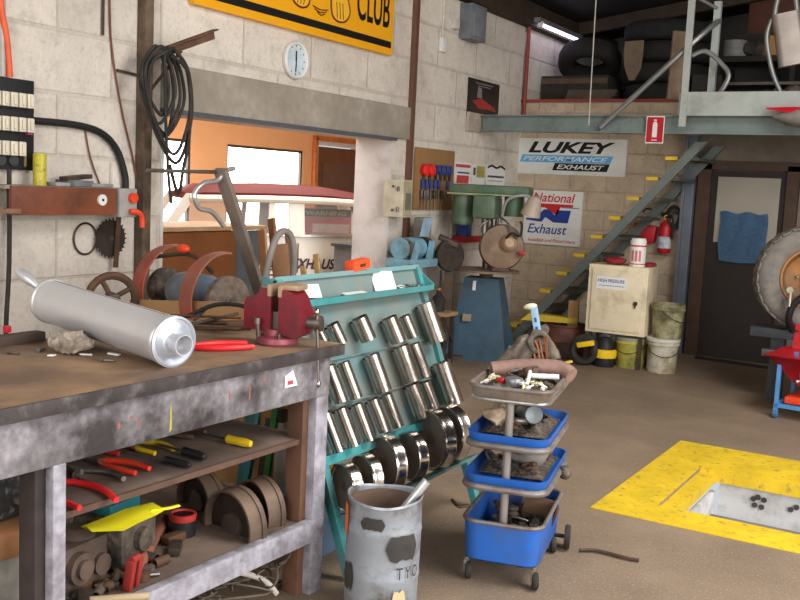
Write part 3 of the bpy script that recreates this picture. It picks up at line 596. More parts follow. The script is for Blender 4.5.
P('heading', MB().tube([(.02, -.006, .235), (.12, -.006, .255), (.23, -.006, .235), (.34, -.006, .255), (.44, -.006, .23)], .012, n=6), ink, e)
rsf = T('parts_shelf', 'bright red shelf on the left wall behind the green drill', 'shelf', wl(8.66, 1.06), WR)
P('shelf_board', MB().box((.40, -.08, .03), (.80, .16, .06), bev=.004), redp, rsf); P('back', MB().box((.40, -.008, .16), (.80, .012, .22)), M('grey_back', (150, 146, 140)), rsf)
for k, (y, w_, h_, m, l) in enumerate(((8.76, .12, .24, M('blue_pack', (50, 80, 150), .5), 'blue packet on the red wall shelf'), (9.0, .24, .22, M('cream_pack', (200, 188, 168), .6), 'cream packet on the red wall shelf'), (9.26, .16, .17, white, 'white packet on the red wall shelf'))):
    O('packet', MB().box((0, 0, h_/2), (.10, w_, h_), bev=.006), m, l, 'packet', (XL+.09, y, 1.121))
sheet('notice_strip', 'narrow red and white paper strip between tool board and drill', 8.66, 1.14, .09, .42, paper, [('red_block', .01, .30, .07, .06, pkr), ('red_block', .01, .18, .07, .05, pkr), ('red_block', .01, .02, .07, .08, pkr)])
cbx = T('control_box', 'cream electrical control box beside the opening and the steel post', 'control box', wl(7.335, 1.32), WR)
P('case', MB().box((.08, -.10, .165), (.16, .20, .33), bev=.008), M('grey_cream_box', (206, 200, 178), .5), cbx); P('side_panel', MB().box((.08, -.203, .165), (.14, .008, .31)), M('tan_panel', (172, 160, 130), .5), cbx)
P('switch_window', MB().box((.08, -.209, .14), (.09, .006, .15)), M('smoky_window', (110, 108, 96), .3), cbx)
for z in (.06, .27): P('screw', MB().cyl((.0, -.10, z), (-.008, -.10, z), .012), steel, cbx)
for z in (.07, .25): P('hinge', MB().cyl((-.012, -.16, z-.02), (-.012, -.16, z+.02), .012), steel, cbx)

# ------------------------------------------------------------------ bench grinder on its pedestal, drill press
lblue = M('light_blue_enamel', (128, 174, 196), .45, var=.08, rgb2=(104, 124, 130), amt=.3, scale2=6)
g = T('bench_grinder', 'light blue bench grinder on a pedestal beside the opening', 'grinder', (-4.38, 7.50, 0), WR)
P('pedestal', MB().lathe([(.20, 0), (.20, .02), (.06, .05), (.05, .86), (.10, .88)], n=18), darksteel, g)
P('base', MB().box((0, 0, .92), (.46, .28, .075), bev=.012), lblue, g)
P('motor', MB().cyl((-.13, 0, 1.05), (.10, 0, 1.05), .095, n=24), lblue, g)
for s in (-1, 1):
    q = P('guard', MB().lathe([(.05, -.03), (.095, -.03), (.095, .03), (.05, .03)], (s*.19, .0, 1.05), (1, 0, 0), 26), lblue if s < 0 else darksteel, g)
    P('wheel', MB().cyl((s*.19-.02, -.02, 1.055), (s*.19+.02, -.02, 1.055), .088, n=26), grime, q)
P('bracket', MB().prism([(-.21, 0), (-.13, 0), (-.09, .17), (-.13, .18)], (0, -.10, .94), U, V, .03), lblue, g); P('bracket', MB().prism([(.06, 0), (.14, 0), (.18, .17), (.12, .18)], (0, -.10, .94), U, V, .03), lblue, g)
P('eye_shield', MB().box((.05, -.10, 1.24), (.15, .008, .17), RX(.2)), M('blue_tinted_shield', (150, 180, 204), .3), g)
P('lamp_block', MB().box((.25, .05, 1.22), (.14, .12, .20), bev=.02), M('dusty_grey_case', (140, 134, 126), .6), g)
P('spindle', MB().cyl((.22, 0, 1.03), (.34, 0, 1.03), .02), steel, g)
bf = T('buffing_machine', 'black buffing wheel on a dark stand right of the blue grinder', 'buffer', (-4.30, 8.06, 0), .5)
P('stand', MB().box((0, 0, .42), (.10, .10, .84), taper=.8).box((0, 0, .02), (.34, .34, .04)), darksteel, bf); P('wheel', MB().lathe([(.04, -.03), (.15, -.025), (.155, 0), (.15, .025), (.04, .03)], (0, -.03, .97), (.55, -.85, .1), 26), M('dark_buff', (58, 50, 44), .9, var=.3, scale=20), bf); P('motor', MB().cyl((0, .02, .95), (.05, .20, .95), .08, n=20), darksteel, bf); P('hood', MB().box((-.02, .05, 1.10), (.2, .22, .05), RY(.4), bev=.01), darksteel, bf)
O('hanging_flex', MB().tube([(0, 0, .35), (.02, -.02, .1), (.10, -.02, -.15), (.16, .0, -.3)], .010, n=6), rubber, 'dark cable looping down from the buffing machine', 'cable', (-4.24, 7.80, .50))

greenp = M('machine_green', (76, 100, 78), .45, var=.15, rgb2=(104, 112, 94), amt=.35, scale2=5)
pedb = M('slate_blue_paint', (62, 90, 110), .5, var=.1, rgb2=(54, 74, 88), amt=.4, scale2=3)
dp = T('drill_press', 'green drill press standing on a slate blue tapered pedestal', 'drill press', (-4.04, 8.30, 0), math.radians(14))
P('pedestal', MB().box((0, 0, .385), (.60, .48, .77), taper=.54), pedb, dp)
P('junction_plate', MB().box((-.10, -.215, .40), (.08, .03, .07), RX(-.13)), M('tan_plate', (150, 132, 112), .6), dp); P('tag', MB().box((-.06, -.156, .70), (.03, .006, .09), RX(-.13)), white, dp)
P('table', MB().lathe([(.05, -.08), (.08, -.03), (.31, -.02), (.31, 0), (.001, 0)], (0.02, -.02, .85), V, 30), M('dusty_iron', (140, 120, 100), .6, .4, var=.25, rgb2=(96, 84, 74), amt=.4), dp)
P('column', MB().cyl((0, .06, .80), (0, .06, 1.62), .042, n=20).cyl((.075, .07, .84), (.075, .07, 1.4), .018), steel, dp)
P('quill', MB().cyl((0, -.14, 1.20), (0, -.14, 1.42), .03).cyl((0, -.14, 1.08), (0, -.14, 1.2), .016), steel, dp)
P('head', MB().box((0, -.05, 1.44), (.22, .34, .22), bev=.04), greenp, dp)
P('belt_cover', MB().box((.02, 0, 1.60), (.76, .28, .085), bev=.03), greenp, dp); P('cover_lip', MB().box((.02, 0, 1.552), (.79, .30, .016), bev=.006), M('pale_green_edge', (150, 158, 120), .5), dp)
P('motor', MB().cyl((-.25, .02, 1.28), (-.25, .02, 1.54), .105, n=24).cyl((-.25, .02, 1.26), (-.25, .02, 1.28), .08, n=24), greenp, dp)
P('pulley_housing', MB().cyl((.24, .0, 1.36), (.24, 0, 1.55), .09, n=20), greenp, dp)
P('feed_lever', MB().tube([(.12, -.1, 1.36), (.22, -.14, 1.30), (.30, -.16, 1.18)], .010).sphere((.30, -.16, 1.18), .022).tube([(.12, -.1, 1.36), (.02, -.2, 1.3), (-.04, -.22, 1.24)], .010), steel, dp)
lmp = P('work_lamp', MB().tube([(.14, -.06, 1.30), (.20, -.16, 1.50), (.33, -.18, 1.56), (.42, -.18, 1.55)], .014), M('grey_flex_arm', (150, 152, 150), .45), dp, 'grey work lamp')
P('lamp_shade', MB().lathe([(.03, .04), (.055, .02), (.075, -.05), (.095, -.14), (.088, -.14), (.05, 0)], (.46, -.18, 1.52), (.25, -.1, 1), 22), M('beige_grey_shade', (164, 150, 136), .5), lmp)
sa = T('abrasive_cutter', 'brown dusty disc grinder with cone guard standing on the drill table', 'grinder', (-3.85, 8.24, .852), math.radians(25))
P('disc_guard', MB().lathe([(.02, -.05), (.20, -.05), (.215, -.02), (.20, .03), (.08, .05), (.001, .05)], (0, 0, .222), (0.1, -1, .1), 30), M('dusty_brown_guard', (134, 110, 90), .6, .3, var=.2, rgb2=(98, 82, 70), amt=.4), sa)
P('spindle_boss', MB().lathe([(.08, 0), (.075, .05), (.04, .09), (.001, .09)], (.06, -.04, .26), (.1, -1, .15), 20), M('tan_boss', (176, 148, 118), .5), sa); P('hook_handle', MB().tube([(.03, -.10, .30), (.08, -.13, .36), (.16, -.10, .34), (.17, -.08, .44), (.15, -.08, .47)], .012), black, sa); P('trigger', MB().box((.19, -.09, .18), (.07, .04, .03), RY(.4), bev=.01), redp, sa); P('foot', MB().box((0, 0, .015), (.16, .12, .03)), darksteel, sa)
# things on the floor between rack and pedestal
O('brown_gear_box', MB().box((0, 0, .10), (.22, .20, .20), bev=.03).cyl((0, -.1, .12), (0, -.16, .12), .06), rust, 'rusty gear casing on the floor left of the blue pedestal', 'gear box', (-4.05, 7.35, 0), (0, 0, .3))
sk = T('low_stool', 'low stool with pale seat between the rack and the blue pedestal', 'stool', (-4.22, 7.74, 0)); P('seat', MB().box((0, 0, .46), (.30, .24, .035), bev=.008), M('pale_brown_seat', (164, 134, 98), .7), sk)
for a, b_ in ((-.11, -.08), (.11, -.08), (-.11, .08), (.11, .08)): P('leg', MB().box((a, b_, .22), (.035, .035, .44)), darksteel, sk)
pk = T('oil_bottle', 'small dark bottle standing on the low stool by the drill pedestal', 'bottle', (-4.22, 7.74, .478)); P('bottle_body', MB().lathe([(.055, 0), (.06, .01), (.06, .12), (.02, .16), (.02, .19), (.001, .19)], n=16), rubber, pk); P('cap', MB().cyl((0, 0, .19), (0, 0, .21), .022), M('dull_orange_cap', (176, 108, 60), .5), pk)
# ------------------------------------------------------------------ side room: car, counter, leaning timber
car = T('old_sedan', 'white old sedan with dark red roof parked in the side room', 'car', (-11.08, .79, 0), math.radians(-38)); car.scale = (1, 1, 1.045)
carw = M('car_white', (226, 218, 206), .3, var=.02, spec=.6); carr = M('car_red_roof', (92, 26, 26), .6, var=.05, spec=.2)
def sec(y, z0, z1, inset=0.0, n=0):
    return [Vector((-inset, y, z0)), Vector((0.03-inset, y, (z0+z1)/2)), Vector((-.02-inset, y, z1)), Vector((-1.45+inset, y, z1)), Vector((-1.5+inset, y, (z0+z1)/2)), Vector((-1.47+inset, y, z0))]
mb = MB(); mb.loft([sec(6.2, .45, .70, .12), sec(6.3, .30, .80, .05), sec(6.75, .26, .90), sec(7.35, .25, 1.02), sec(9.4, .25, 1.02), sec(9.6, .28, .95), sec(9.75, .35, .82, .05), sec(9.8, .45, .72, .12)])
P('body_shell', mb, carw, car)
P('roof', MB().loft([[Vector((-.10, y, z)), Vector((-.22, y, z+.06*k)), Vector((-.75, y, z+.09*k)), Vector((-1.28, y, z+.06*k)), Vector((-1.40, y, z))] + [Vector((-1.38, y, z-.05)), Vector((-.75, y, z-.05)), Vector((-.11, y, z-.05))] for y, z, k in ((7.62, 1.36, .2), (7.75, 1.385, .8), (8.4, 1.40, 1), (9.0, 1.40, 1), (9.45, 1.37, .7), (9.6, 1.34, .2))]), carr, car)
P('roof_rail', MB().tube([(-.085, 7.62, 1.325), (-.07, 8.4, 1.345), (-.07, 9.0, 1.345), (-.085, 9.56, 1.325)], .034), carw, car)
for x0, x1, s in ((-.02, -.09, 1), (-1.48, -1.41, -1)):
    for y0, y1, w_, nm in ((7.36, 7.64, .05, 'pillar'), (8.66, 8.66, .075, 'pillar'), (8.40, 8.42, .025, 'window_divider'), (9.72, 9.5, .07, 'pillar')):
        P(nm, MB().loft([[Vector((x0, y0-w_, .97)), Vector((x0, y0+w_, .97)), Vector((x0-.05*s, y0+w_, .97)), Vector((x0-.05*s, y0-w_, .97))], [Vector((x1, y1-w_, 1.37)), Vector((x1, y1+w_, 1.37)), Vector((x1-.05*s, y1+w_, 1.37)), Vector((x1-.05*s, y1-w_, 1.37))]]), carw, car)
gm = bpy.data.materials.new('window_glass'); gm.use_nodes = True; nt = gm.node_tree; bs = nt.nodes['Principled BSDF']; bs.inputs['Base Color'].default_value = (.72, .8, .82, 1); bs.inputs['Roughness'].default_value = .05; bs.inputs['Alpha'].default_value = .10
for y0, y1, y2, y3 in ((7.46, 8.58, 8.60, 7.70), (8.74, 9.66, 9.45, 8.74)):
    for x0, x1 in ((-.045, -.11), (-1.46, -1.40)):
        P('side_glass', MB().loft([[Vector((x0, y0, .98)), Vector((x0, y1, .98)), Vector((x1, y2, 1.36)), Vector((x1, y3, 1.36))], [Vector((x0-.006, y0, .98)), Vector((x0-.006, y1, .98)), Vector((x1-.006, y2, 1.36)), Vector((x1-.006, y3, 1.36))]]), gm, car, smooth=False)
P('window_sill', MB().box((-.0, 8.5, 1.022), (.04, 2.3, .02)), chrome, car)
for y in (8.66,): P('door_seam', MB().box((.022, y, .62), (.006, .012, .66)), M('dark_seam', (120, 112, 104)), car)
P('door_handle', MB().box((.04, 8.55, .93), (.03, .14, .025), bev=.008), chrome, car)
for y in (6.9, 9.2):
    for x in (-.10, -1.38):
        wh = P('wheel', MB().lathe([(.17, -.08), (.29, -.08), (.31, -.05), (.31, .05), (.29, .08), (.17, .08)], (x, y, .31), (1, 0, 0), 26), rubber, car); P('hub_cap', MB().lathe([(.18, .06), (.10, .09), (.001, .095)], (x, y, .31), (1 if x > -.5 else -1, 0, 0), 20), chrome, wh)
sgnm = M('maroon_lettering', (70, 26, 34), .5, var=.05)
TEXT('door_lettering', 'EXHAUS', (.032, 8.60, .71), (0, 1, 0), (0, 0, 1), .44, .10, sgnm, car, shear=.3, bold=.03, t=.004)
P('door_emblem', MB().torus((.03, 8.43, .80), (1, 0, 0), .075, .010).torus((.03, 8.43, .80), (1, 0, 0), .035, .010), sgnm, car)
for z in (.70, .65, .60): P('small_line', MB().box((.03, 8.45, z), (.004, .24, .014)), sgnm, car)
wsn = T('window_sign', 'small red and black sign standing inside the car side window', 'sign', (-6.06, 8.04, 1.07), math.radians(52))
P('sheet', MB().box((.28, 0, .12), (.56, .008, .26)), M('sign_red', (196, 52, 56), .5), wsn); P('black_band', MB().box((.28, -.0055, .21), (.54, .003, .08)), ink, wsn); P('white_panel', MB().box((.34, -.0055, .05), (.40, .003, .09)), M('pinkish_white', (226, 190, 188), .5), wsn)
TEXT('sign_lettering', 'WARNING', (.06, -.0075, .185), U, V, .44, .045, M('tan_lettering', (180, 150, 110)), wsn, bold=.02)
ct = T('timber_counter', 'brown timber counter with pale top inside the opening', 'counter', (-5.2, 0, 0))
bwn = M('counter_brown', (132, 78, 40), .5, var=.2, scale=4, rgb2=(96, 56, 34), amt=.35, scale2=2)
P('top', MB().box((-.30, 5.55, 1.195), (.66, 1.72, .035), bev=.005), M('counter_top', (176, 140, 104), .5), ct); P('front_panel', MB().box((-.02, 5.42, .59), (.03, 1.30, 1.16)), bwn, ct); P('end_panel', MB().box((-.02, 6.22, .59), (.035, .30, 1.16)), M('slate_panel', (86, 90, 96), .6, var=.15), ct); P('body', MB().box((-.32, 5.55, .58), (.55, 1.6, 1.14)), dkw, ct)
gb = T('grey_cupboard', 'grey steel cupboard beside the white jamb in front of the car', 'cupboard', (-5.16, 7.56, 0)); P('body', MB().box((0, .2, .50), (.3, .30, 1.0)), M('mid_grey_steel', (128, 128, 128), .5), gb); P('top', MB().box((0, .2, 1.01), (.34, .36, .025)), M('dark_grey_top', (76, 78, 84), .5), gb)
pl_mats = [M('plank_pale', (170, 130, 92), .7, var=.15), M('plank_brown', (136, 96, 66), .7, var=.15), M('plank_grey', (150, 128, 106), .75, var=.15)]
def lean(name, label, foot, top, wd, tk, mat, cat='plank'):
    f, t = Vector(foot), Vector(top); d = (t-f); e = O(name, MB().box((0, 0, d.length/2), (tk, wd, d.length), bev=.003), mat, label, cat, f); e.rotation_euler = d.to_track_quat('Z', 'Y').to_euler(); return e
lean('timber_plank', 'wide pale plank leaning at the opening behind the vise', (-4.42, 5.62, 0), (-4.66, 5.72, 1.22), .11, .02, pl_mats[0]); lean('timber_plank', 'brown plank leaning behind the bent grey hose', (-4.40, 5.78, 0), (-4.70, 5.88, 1.30), .08, .025, pl_mats[1])
lean('timber_plank', 'narrow grey brown plank leaning next to the car lettering', (-4.44, 6.02, 0), (-4.66, 6.04, 1.20), .06, .02, pl_mats[2]); lean('timber_plank', 'thin pale stick leaning in front of the car lettering', (-4.42, 6.32, 0), (-4.6, 6.34, 1.02), .05, .02, M('plank_yellow', (190, 160, 106), .7)); lean('timber_plank', 'short yellowish stick leaning left of the orange block', (-4.42, 6.16, 0), (-4.6, 6.17, .93), .05, .02, M('plank_yellow', (190, 160, 106)))
# leaning steel channel with rod and hanging bent pipe
lean('steel_channel', 'grey steel channel leaning behind the bench with a rod at its top', (-3.72, 5.06, 0), (-3.60, 4.05, 1.64), .035, .075, M('grey_brown_steel', (136, 122, 112), .5, .3, var=.15), 'channel')
O('steel_rod', MB().cyl((0, 0, 0), (-.02, -.52, -.01), .010), steel, 'thin horizontal rod running from the post to the leaning channel', 'rod', (-3.62, 4.07, 1.625))
O('bent_pipe', MB().tube([(0, .14, .02), (0, .06, .0), (0, .01, -.05), (0, -.10, -.07), (0, -.17, -.13), (0, -.13, -.20), (0, -.03, -.22), (0, .07, -.30)], .014, n=10), M('bright_bent_pipe', (196, 196, 196), .3, .7), 'bright zigzag bent pipe hanging from the leaning channel', 'pipe', (-3.60, 4.02, 1.63))
O('bent_hose', MB().tube([(0, -.13, -1.18), (0, -.13, -.40), (0, -.10, -.15), (0, -.03, .05), (0, .05, .11), (0, .13, .07), (0, .16, -.06), (0, .15, -.25), (.02, .14, -.5), (.02, .13, -1.18)], .020, n=10), M('grey_rubber_hose', (126, 118, 112), .6), 'grey hose bent into an arch behind the vise', 'hose', (-3.42, 4.34, 1.20))
lean('timber_plank', 'rough brown board leaning behind the arched grey hose', (-3.46, 4.66, 0), (-3.58, 4.56, 1.22), .10, .022, pl_mats[1])
# double wheel grinder with long red guards
gd = T('wheel_grinder', 'floor grinder with two curved red guards standing behind the bench', 'grinder', (-3.60, 3.98, 0), math.radians(-16))
gblue = M('dusty_blue_motor', (96, 120, 142), .55, var=.15, rgb2=(110, 100, 92), amt=.45, scale2=7)
P('pedestal', MB().box((-.12, 0, .42), (.20, .20, .84), taper=.75).box((-.12, 0, .015), (.40, .36, .03)), darksteel, gd)
P('motor', MB().lathe([(.06, -.24), (.10, -.2), (.115, -.12), (.115, .08), (.08, .14)], (-.10, 0, .95), (1, 0, 0), 26), gblue, gd)
P('shaft', MB().cyl((-.50, 0, .95), (.24, 0, .95), .018), steel, gd)
P('grinding_wheel', MB().lathe([(.02, -.03), (.12, -.03), (.13, -.02), (.13, .02), (.12, .03), (.035, .035), (.03, .045), (.001, .045)], (.19, 0, .95), (1, 0, 0), 32), M('grey_brown_wheel', (112, 98, 88), .85, var=.3, scale=30), gd)
P('grinding_wheel', MB().lathe([(.02, -.03), (.105, -.03), (.115, -.02), (.115, .02), (.105, .03), (.001, .03)], (-.46, 0, .95), (1, 0, 0), 32), grime, gd)
def arc_guard(x, name):
    loops = []; n = 22
    for i in range(n+1):
        t = i/n; a = math.radians(198-118*t); R = .215+.02*t; wd = .06*(1-.55*max(0, t-.55)/.45); cy = .02
        c = lambda rr, xx: Vector((x+xx, cy+rr*math.cos(a), .93+rr*math.sin(a)*1.12))
        loops.append([c(R, -wd), c(R, wd), c(R+.008, wd), c(R+.008, -wd)])
    return P('red_guard', MB().loft(loops), M('worn_red_guard', (146, 92, 76), .6, var=.2, rgb2=(186, 70, 54), amt=.3, scale2=4), gd)
arc_guard(.10, 'g'); arc_guard(-.42, 'g')
P('guard_arm', MB().tube([(-.42, -.1, 1.13), (-.2, .0, 1.16), (.0, .02, 1.08)], .012), darksteel, gd); P('guard_knob', MB().sphere((-.24, -.02, 1.19), (.05, .03, .025)), orangep, gd)
pu = T('belt_pulley', 'rusty belt pulley wheel standing behind the left end of the bench', 'pulley', (-4.0, 3.66, .82), math.radians(-28))
P('rim', MB().torus((0, 0, .10), (1, 0, 0), .125, .022), rust, pu)
for k in range(4): P('spoke', MB().cyl((0, 0, .10), (0, .12*math.cos(k*PI/2+.5), .10+.12*math.sin(k*PI/2+.5)), .014), rust, pu)
P('hub', MB().cyl((-.04, 0, .10), (.05, 0, .10), .035), grime, pu); P('stand', MB().box((-.02, 0, -.43), (.10, .10, .78)).box((-.02, 0, -.80), (.26, .26, .03)), rust, pu)

# ------------------------------------------------------------------ workbench
BX, BY0, BY1, BZ = -2.16, .9, 3.09, .98      # front edge, ends, top height
bn = T('workbench', 'heavy timber workbench with worn grey painted apron and two shelves', 'workbench', (BX, 0, 0), math.radians(-1.2))
greyw = M('worn_grey_white_paint', (158, 153, 158), .6, var=.32, scale=32, rgb2=(58, 52, 54), amt=.58, scale2=3.4, bump=.25, hard=.16)
greyw2 = M('pale_grey_paint', (164, 161, 172), .6, var=.2, scale=26, rgb2=(104, 97, 100), amt=.36, scale2=7, bump=.25)
btop = M('worn_bench_top', (152, 122, 94), .65, var=.2, scale=5, rgb2=(110, 88, 72), amt=.5, scale2=3)
rawb = M('bare_brown_timber', (112, 78, 60), .7, var=.25, scale=10, rgb2=(78, 54, 44), amt=.4, scale2=5)
shelfm = M('dusty_shelf_board', (120, 102, 90), .8, var=.2, scale=7, rgb2=(86, 72, 64), amt=.45, scale2=3)
DX = .80
P('top', MB().box((-DX/2, (BY0+BY1)/2, BZ-.017), (DX, BY1-BY0, .034), bev=.004), btop, bn)
P('top_edge', MB().box((.004, (BY0+BY1)/2, BZ-.022), (.012, BY1-BY0, .044), bev=.003), M('dark_worn_edge', (60, 54, 54), .6, var=.4, scale=12, rgb2=(120, 112, 112), amt=.2, scale2=8), bn)
P('back_rail', MB().box((-DX+.02, 1.60, BZ+.018), (.05, 1.4, .036), bev=.004), M('dark_rail', (72, 58, 50), .7), bn)
P('front_apron', MB().box((-.028, (BY0+BY1)/2-.03, .87), (.045, BY1-BY0-.08, .165), bev=.004), greyw, bn)
P('back_apron', MB().box((-DX+.04, (BY0+BY1)/2, .87), (.04, BY1-BY0-.1, .15)), rawb, bn); P('end_apron', MB().box((-DX/2, BY1-.05, .87), (DX-.12, .04, .15)), rawb, bn)
P('leg', MB().box((-.022, 1.768, .395), (.035, .045, .79), bev=.006), greyw2, bn, 'whitish front leg'); P('leg', MB().box((-.075, 1.748, .43), (.07, .07, .86), bev=.004), M('dark_stained_leg', (56, 47, 45), .7, var=.35, scale=12), bn, 'dark inner leg')
P('leg', MB().box((-.035, 2.985, .47), (.05, .075, .94), bev=.006), greyw2, bn, 'whitish front leg'); P('leg', MB().box((-.085, 2.955, .47), (.075, .085, .94), bev=.004), rawb, bn, 'bare brown inner leg')
for y in (1.80, 2.98): P('leg', MB().box((-DX+.06, y, .47), (.09, .09, .94)), rawb, bn, 'bare brown rear leg')
P('middle_shelf', MB().box((-.44, 2.40, .612), (.74, 1.16, .018), bev=.003), shelfm, bn); P('shelf_lip', MB().box((-.066, 2.40, .612), (.012, 1.16, .020)), M('rusty_lip', (96, 72, 60), .7), bn)
P('lower_shelf', MB().box((-.42, 2.20, .285), (.76, 1.75, .022)), shelfm, bn); P('lower_rail', MB().box((-.02, 2.20, .262), (.04, 1.62, .085), bev=.005), greyw2, bn)
P('sticker', MB().prism([(0, 0), (.075, 0), (.045, .06), (.0, .045)], (-.003, 2.74, .855), (0, 1, 0), (0, 0, 1), .002), white, bn); P('sticker_mark', MB().box((-.0005, 2.77, .872), (.002, .03, .014)), M('sticker_mark', (200, 60, 70), .5), bn)
def paintmark(name, y, z, w_, h_, m): P(name, MB().prism([(0, 0), (w_, .1*h_), (w_*.8, h_), (.1*w_, h_*.8)], (-.0055, y, z), (0, 1, 0), (0, 0, 1), .001), m, bn)
paintmark('yellow_drip', 2.18, .80, .009, .09, M('yellow_drip', (176, 166, 70), .6))
for k, (y, z, w_, h_) in enumerate(((1.97, .85, .012, .02), (2.02, .87, .010, .012), (2.05, .84, .008, .03), (2.55, .84, .008, .06), (2.62, .88, .007, .05), (2.45, .86, .007, .03))): paintmark('paint_smear', y, z, w_, h_, M('red_smear', (150, 92, 86), .6))

# muffler on the bench
mf = T('muffler', 'long bright aluminised exhaust muffler lying across the bench top', 'muffler', (0, 0, 0))
A = Vector((-2.215, 2.285, 1.064)); B = Vector((-2.98, 2.425, 1.108)); ax = (B-A).normalized(); Lm = (B-A).length; R0 = .080
P('shell', MB().lathe([(R0*.9, 0), (R0, .004), (R0+.004, .010), (R0+.004, .018), (R0, .022), (R0, Lm-.022), (R0+.004, Lm-.018), (R0+.004, Lm-.008), (R0, Lm), (R0*.9, Lm)], A, ax, 48), alum, mf)
P('end_cap', MB().lathe([(R0+.004, 0), (R0+.005, -.008), (R0*.97, -.010), (R0*.93, .004), (R0*.62, -.010), (R0*.55, -.014), (.034, -.014)], A, ax, 48, cap0=False, cap1=False), M('pressed_end_cap', (196, 204, 216), .35, .6, var=.04), mf)
P('outlet_pipe', MB().pipe(A-ax*-.01, A-ax*.062, .034, .003, 28), alum, mf); P('seam', MB().cyl(A+ax*.02+Vector((0, 0, .08)), B-ax*.02+Vector((0, 0, .08)), .0015, n=6), steel, mf)
cz = B+ax*.01
P('inlet_pipe', MB().tube([B-ax*.02, cz+ax*.03+Vector((0, 0, .02)), Vector((-3.045, 2.415, 1.160)), Vector((-3.085, 2.405, 1.186)), Vector((-3.125, 2.40, 1.210))], lambda t: .013 if t < .5 else .013+.009*math.sin((t-.5)/.5*PI*.85), n=16), alum, mf)
ragm = M('grey_white_rag', (176, 164, 150), .9, var=.3, scale=20, rgb2=(110, 96, 84), amt=.4, scale2=12)
O('shop_rag', crumple(crumple(crumple(MB().sphere((0, 0, .035), (.08, .06, .034), 64, 40), 16, .035, 1), 42, .016, 2), 90, .006, 4).warp(lambda p: Vector((p.x, p.y, max(p.z, .001)))), ragm, 'crumpled grey white rag lying on the bench beside the muffler', 'rag', (-2.645, 2.235, BZ))
def bits(kind, i):
    R = random.Random(i); mb = MB()
    if kind == 'bolt': mb.cyl((0, 0, .006), (.035, 0, .006), .0045, n=8); mb.cyl((-.006, 0, .008), (0, 0, .008), .009, n=6)
    else: mb.box((0, 0, .004), (.03, .012, .007), RZ(R.random()*3), bev=.002)
    return mb
for i, (x, y, r, l) in enumerate(((-2.43, 2.19, .6, 'short bolt lying on the bench top in front of the muffler'), (-2.71, 2.16, 1.9, 'small bolt on the bench left of the rag'), (-2.74, 2.07, .3, 'bolt near the back edge at the far left of the bench'))):
    O('loose_bolt', bits('bolt', i), steel, l, 'bolt', (x, y, BZ), (0, 0, r))
for i, (x, y, r, l) in enumerate(((-2.50, 2.30, .4, 'paper scrap lying under the middle of the muffler'), (-2.56, 2.23, 1.2, 'white paper scrap on the bench right of the rag'), (-2.62, 2.14, 2.2, 'white paper scrap in front of the rag'))): O('paper_scrap', MB().box((0, 0, .003), (.04, .02, .005), RY(.1), bev=.001), paper, l, 'scrap', (x, y, BZ+.001), (0, 0, r))
O('small_red_cube', MB().box((0, 0, .012), (.022, .022, .024), bev=.003), redp, 'tiny red block on the bench back rail left of the rag', 'block', (-2.93, 2.20, BZ+.037))

# vise
vs_ = T('bench_vise', 'maroon red bench vise bolted to the corner of the bench', 'vise', (-2.27, 2.90, BZ), math.radians(12)); vs_.scale = (.80, .9, 1.08)
vred = M('maroon_vise', (120, 20, 36), .42, var=.2, rgb2=(76, 26, 34), amt=.35, scale2=8, spec=.5)
P('base', MB().lathe([(.095, 0), (.10, .008), (.095, .025), (.07, .035), (.065, .055)], n=28), M('pinkish_worn_base', (136, 66, 76), .45, .2, var=.2), vs_)
for a in (.6, 2.2, 3.9, 5.3): P('base_bolt', MB().cyl((.085*math.cos(a), .085*math.sin(a), .02), (.085*math.cos(a), .085*math.sin(a), .045), .010, n=6), steel, vs_)
P('rear_body', MB().prism([(-.15, .05), (-.01, .05), (-.01, .20), (-.06, .20), (-.08, .175), (-.14, .16), (-.15, .14)], (0, .055, 0), (1, 0, 0), (0, 0, 1), .11), vred, vs_)
P('front_jaw', MB().prism([(.035, .045), (.12, .03), (.15, .045), (.155, .11), (.12, .17), (.10, .19), (.035, .20)], (0, .065, 0), (1, 0, 0), (0, 0, 1), .13), vred, vs_)
P('slide', MB().box((.02, 0, .085), (.14, .06, .06)), steel, vs_)
P('jaw_plate', MB().box((-.012, 0, .192), (.018, .14, .04)), M('tan_worn_jaw', (176, 148, 122), .5, .4), vs_); P('jaw_plate', MB().box((.042, 0, .192), (.018, .14, .04)), M('tan_worn_jaw', (176, 148, 122)), vs_)
P('jaw_top', MB().box((.075, 0, .205), (.10, .10, .02), bev=.006), M('tan_worn_jaw', (176, 148, 122)), vs_)
P('screw', MB().cyl((.15, 0, .085), (.20, 0, .085), .022).cyl((.195, 0, .085), (.225, 0, .085), .028), steel, vs_)
P('handle', MB().cyl((.21, -.02, .125), (.215, .01, -.13), .0075, n=10).sphere((.21, -.02, .127), .014).sphere((.215, .01, -.13), .013), M('bright_steel_bar', (176, 172, 168), .25, 1), vs_)
P('clamp_lever', MB().cyl((-.06, -.075, .03), (-.06, -.085, .085), .010).cyl((-.06, -.085, .075), (-.06, -.085, .095), .014), steel, vs_)
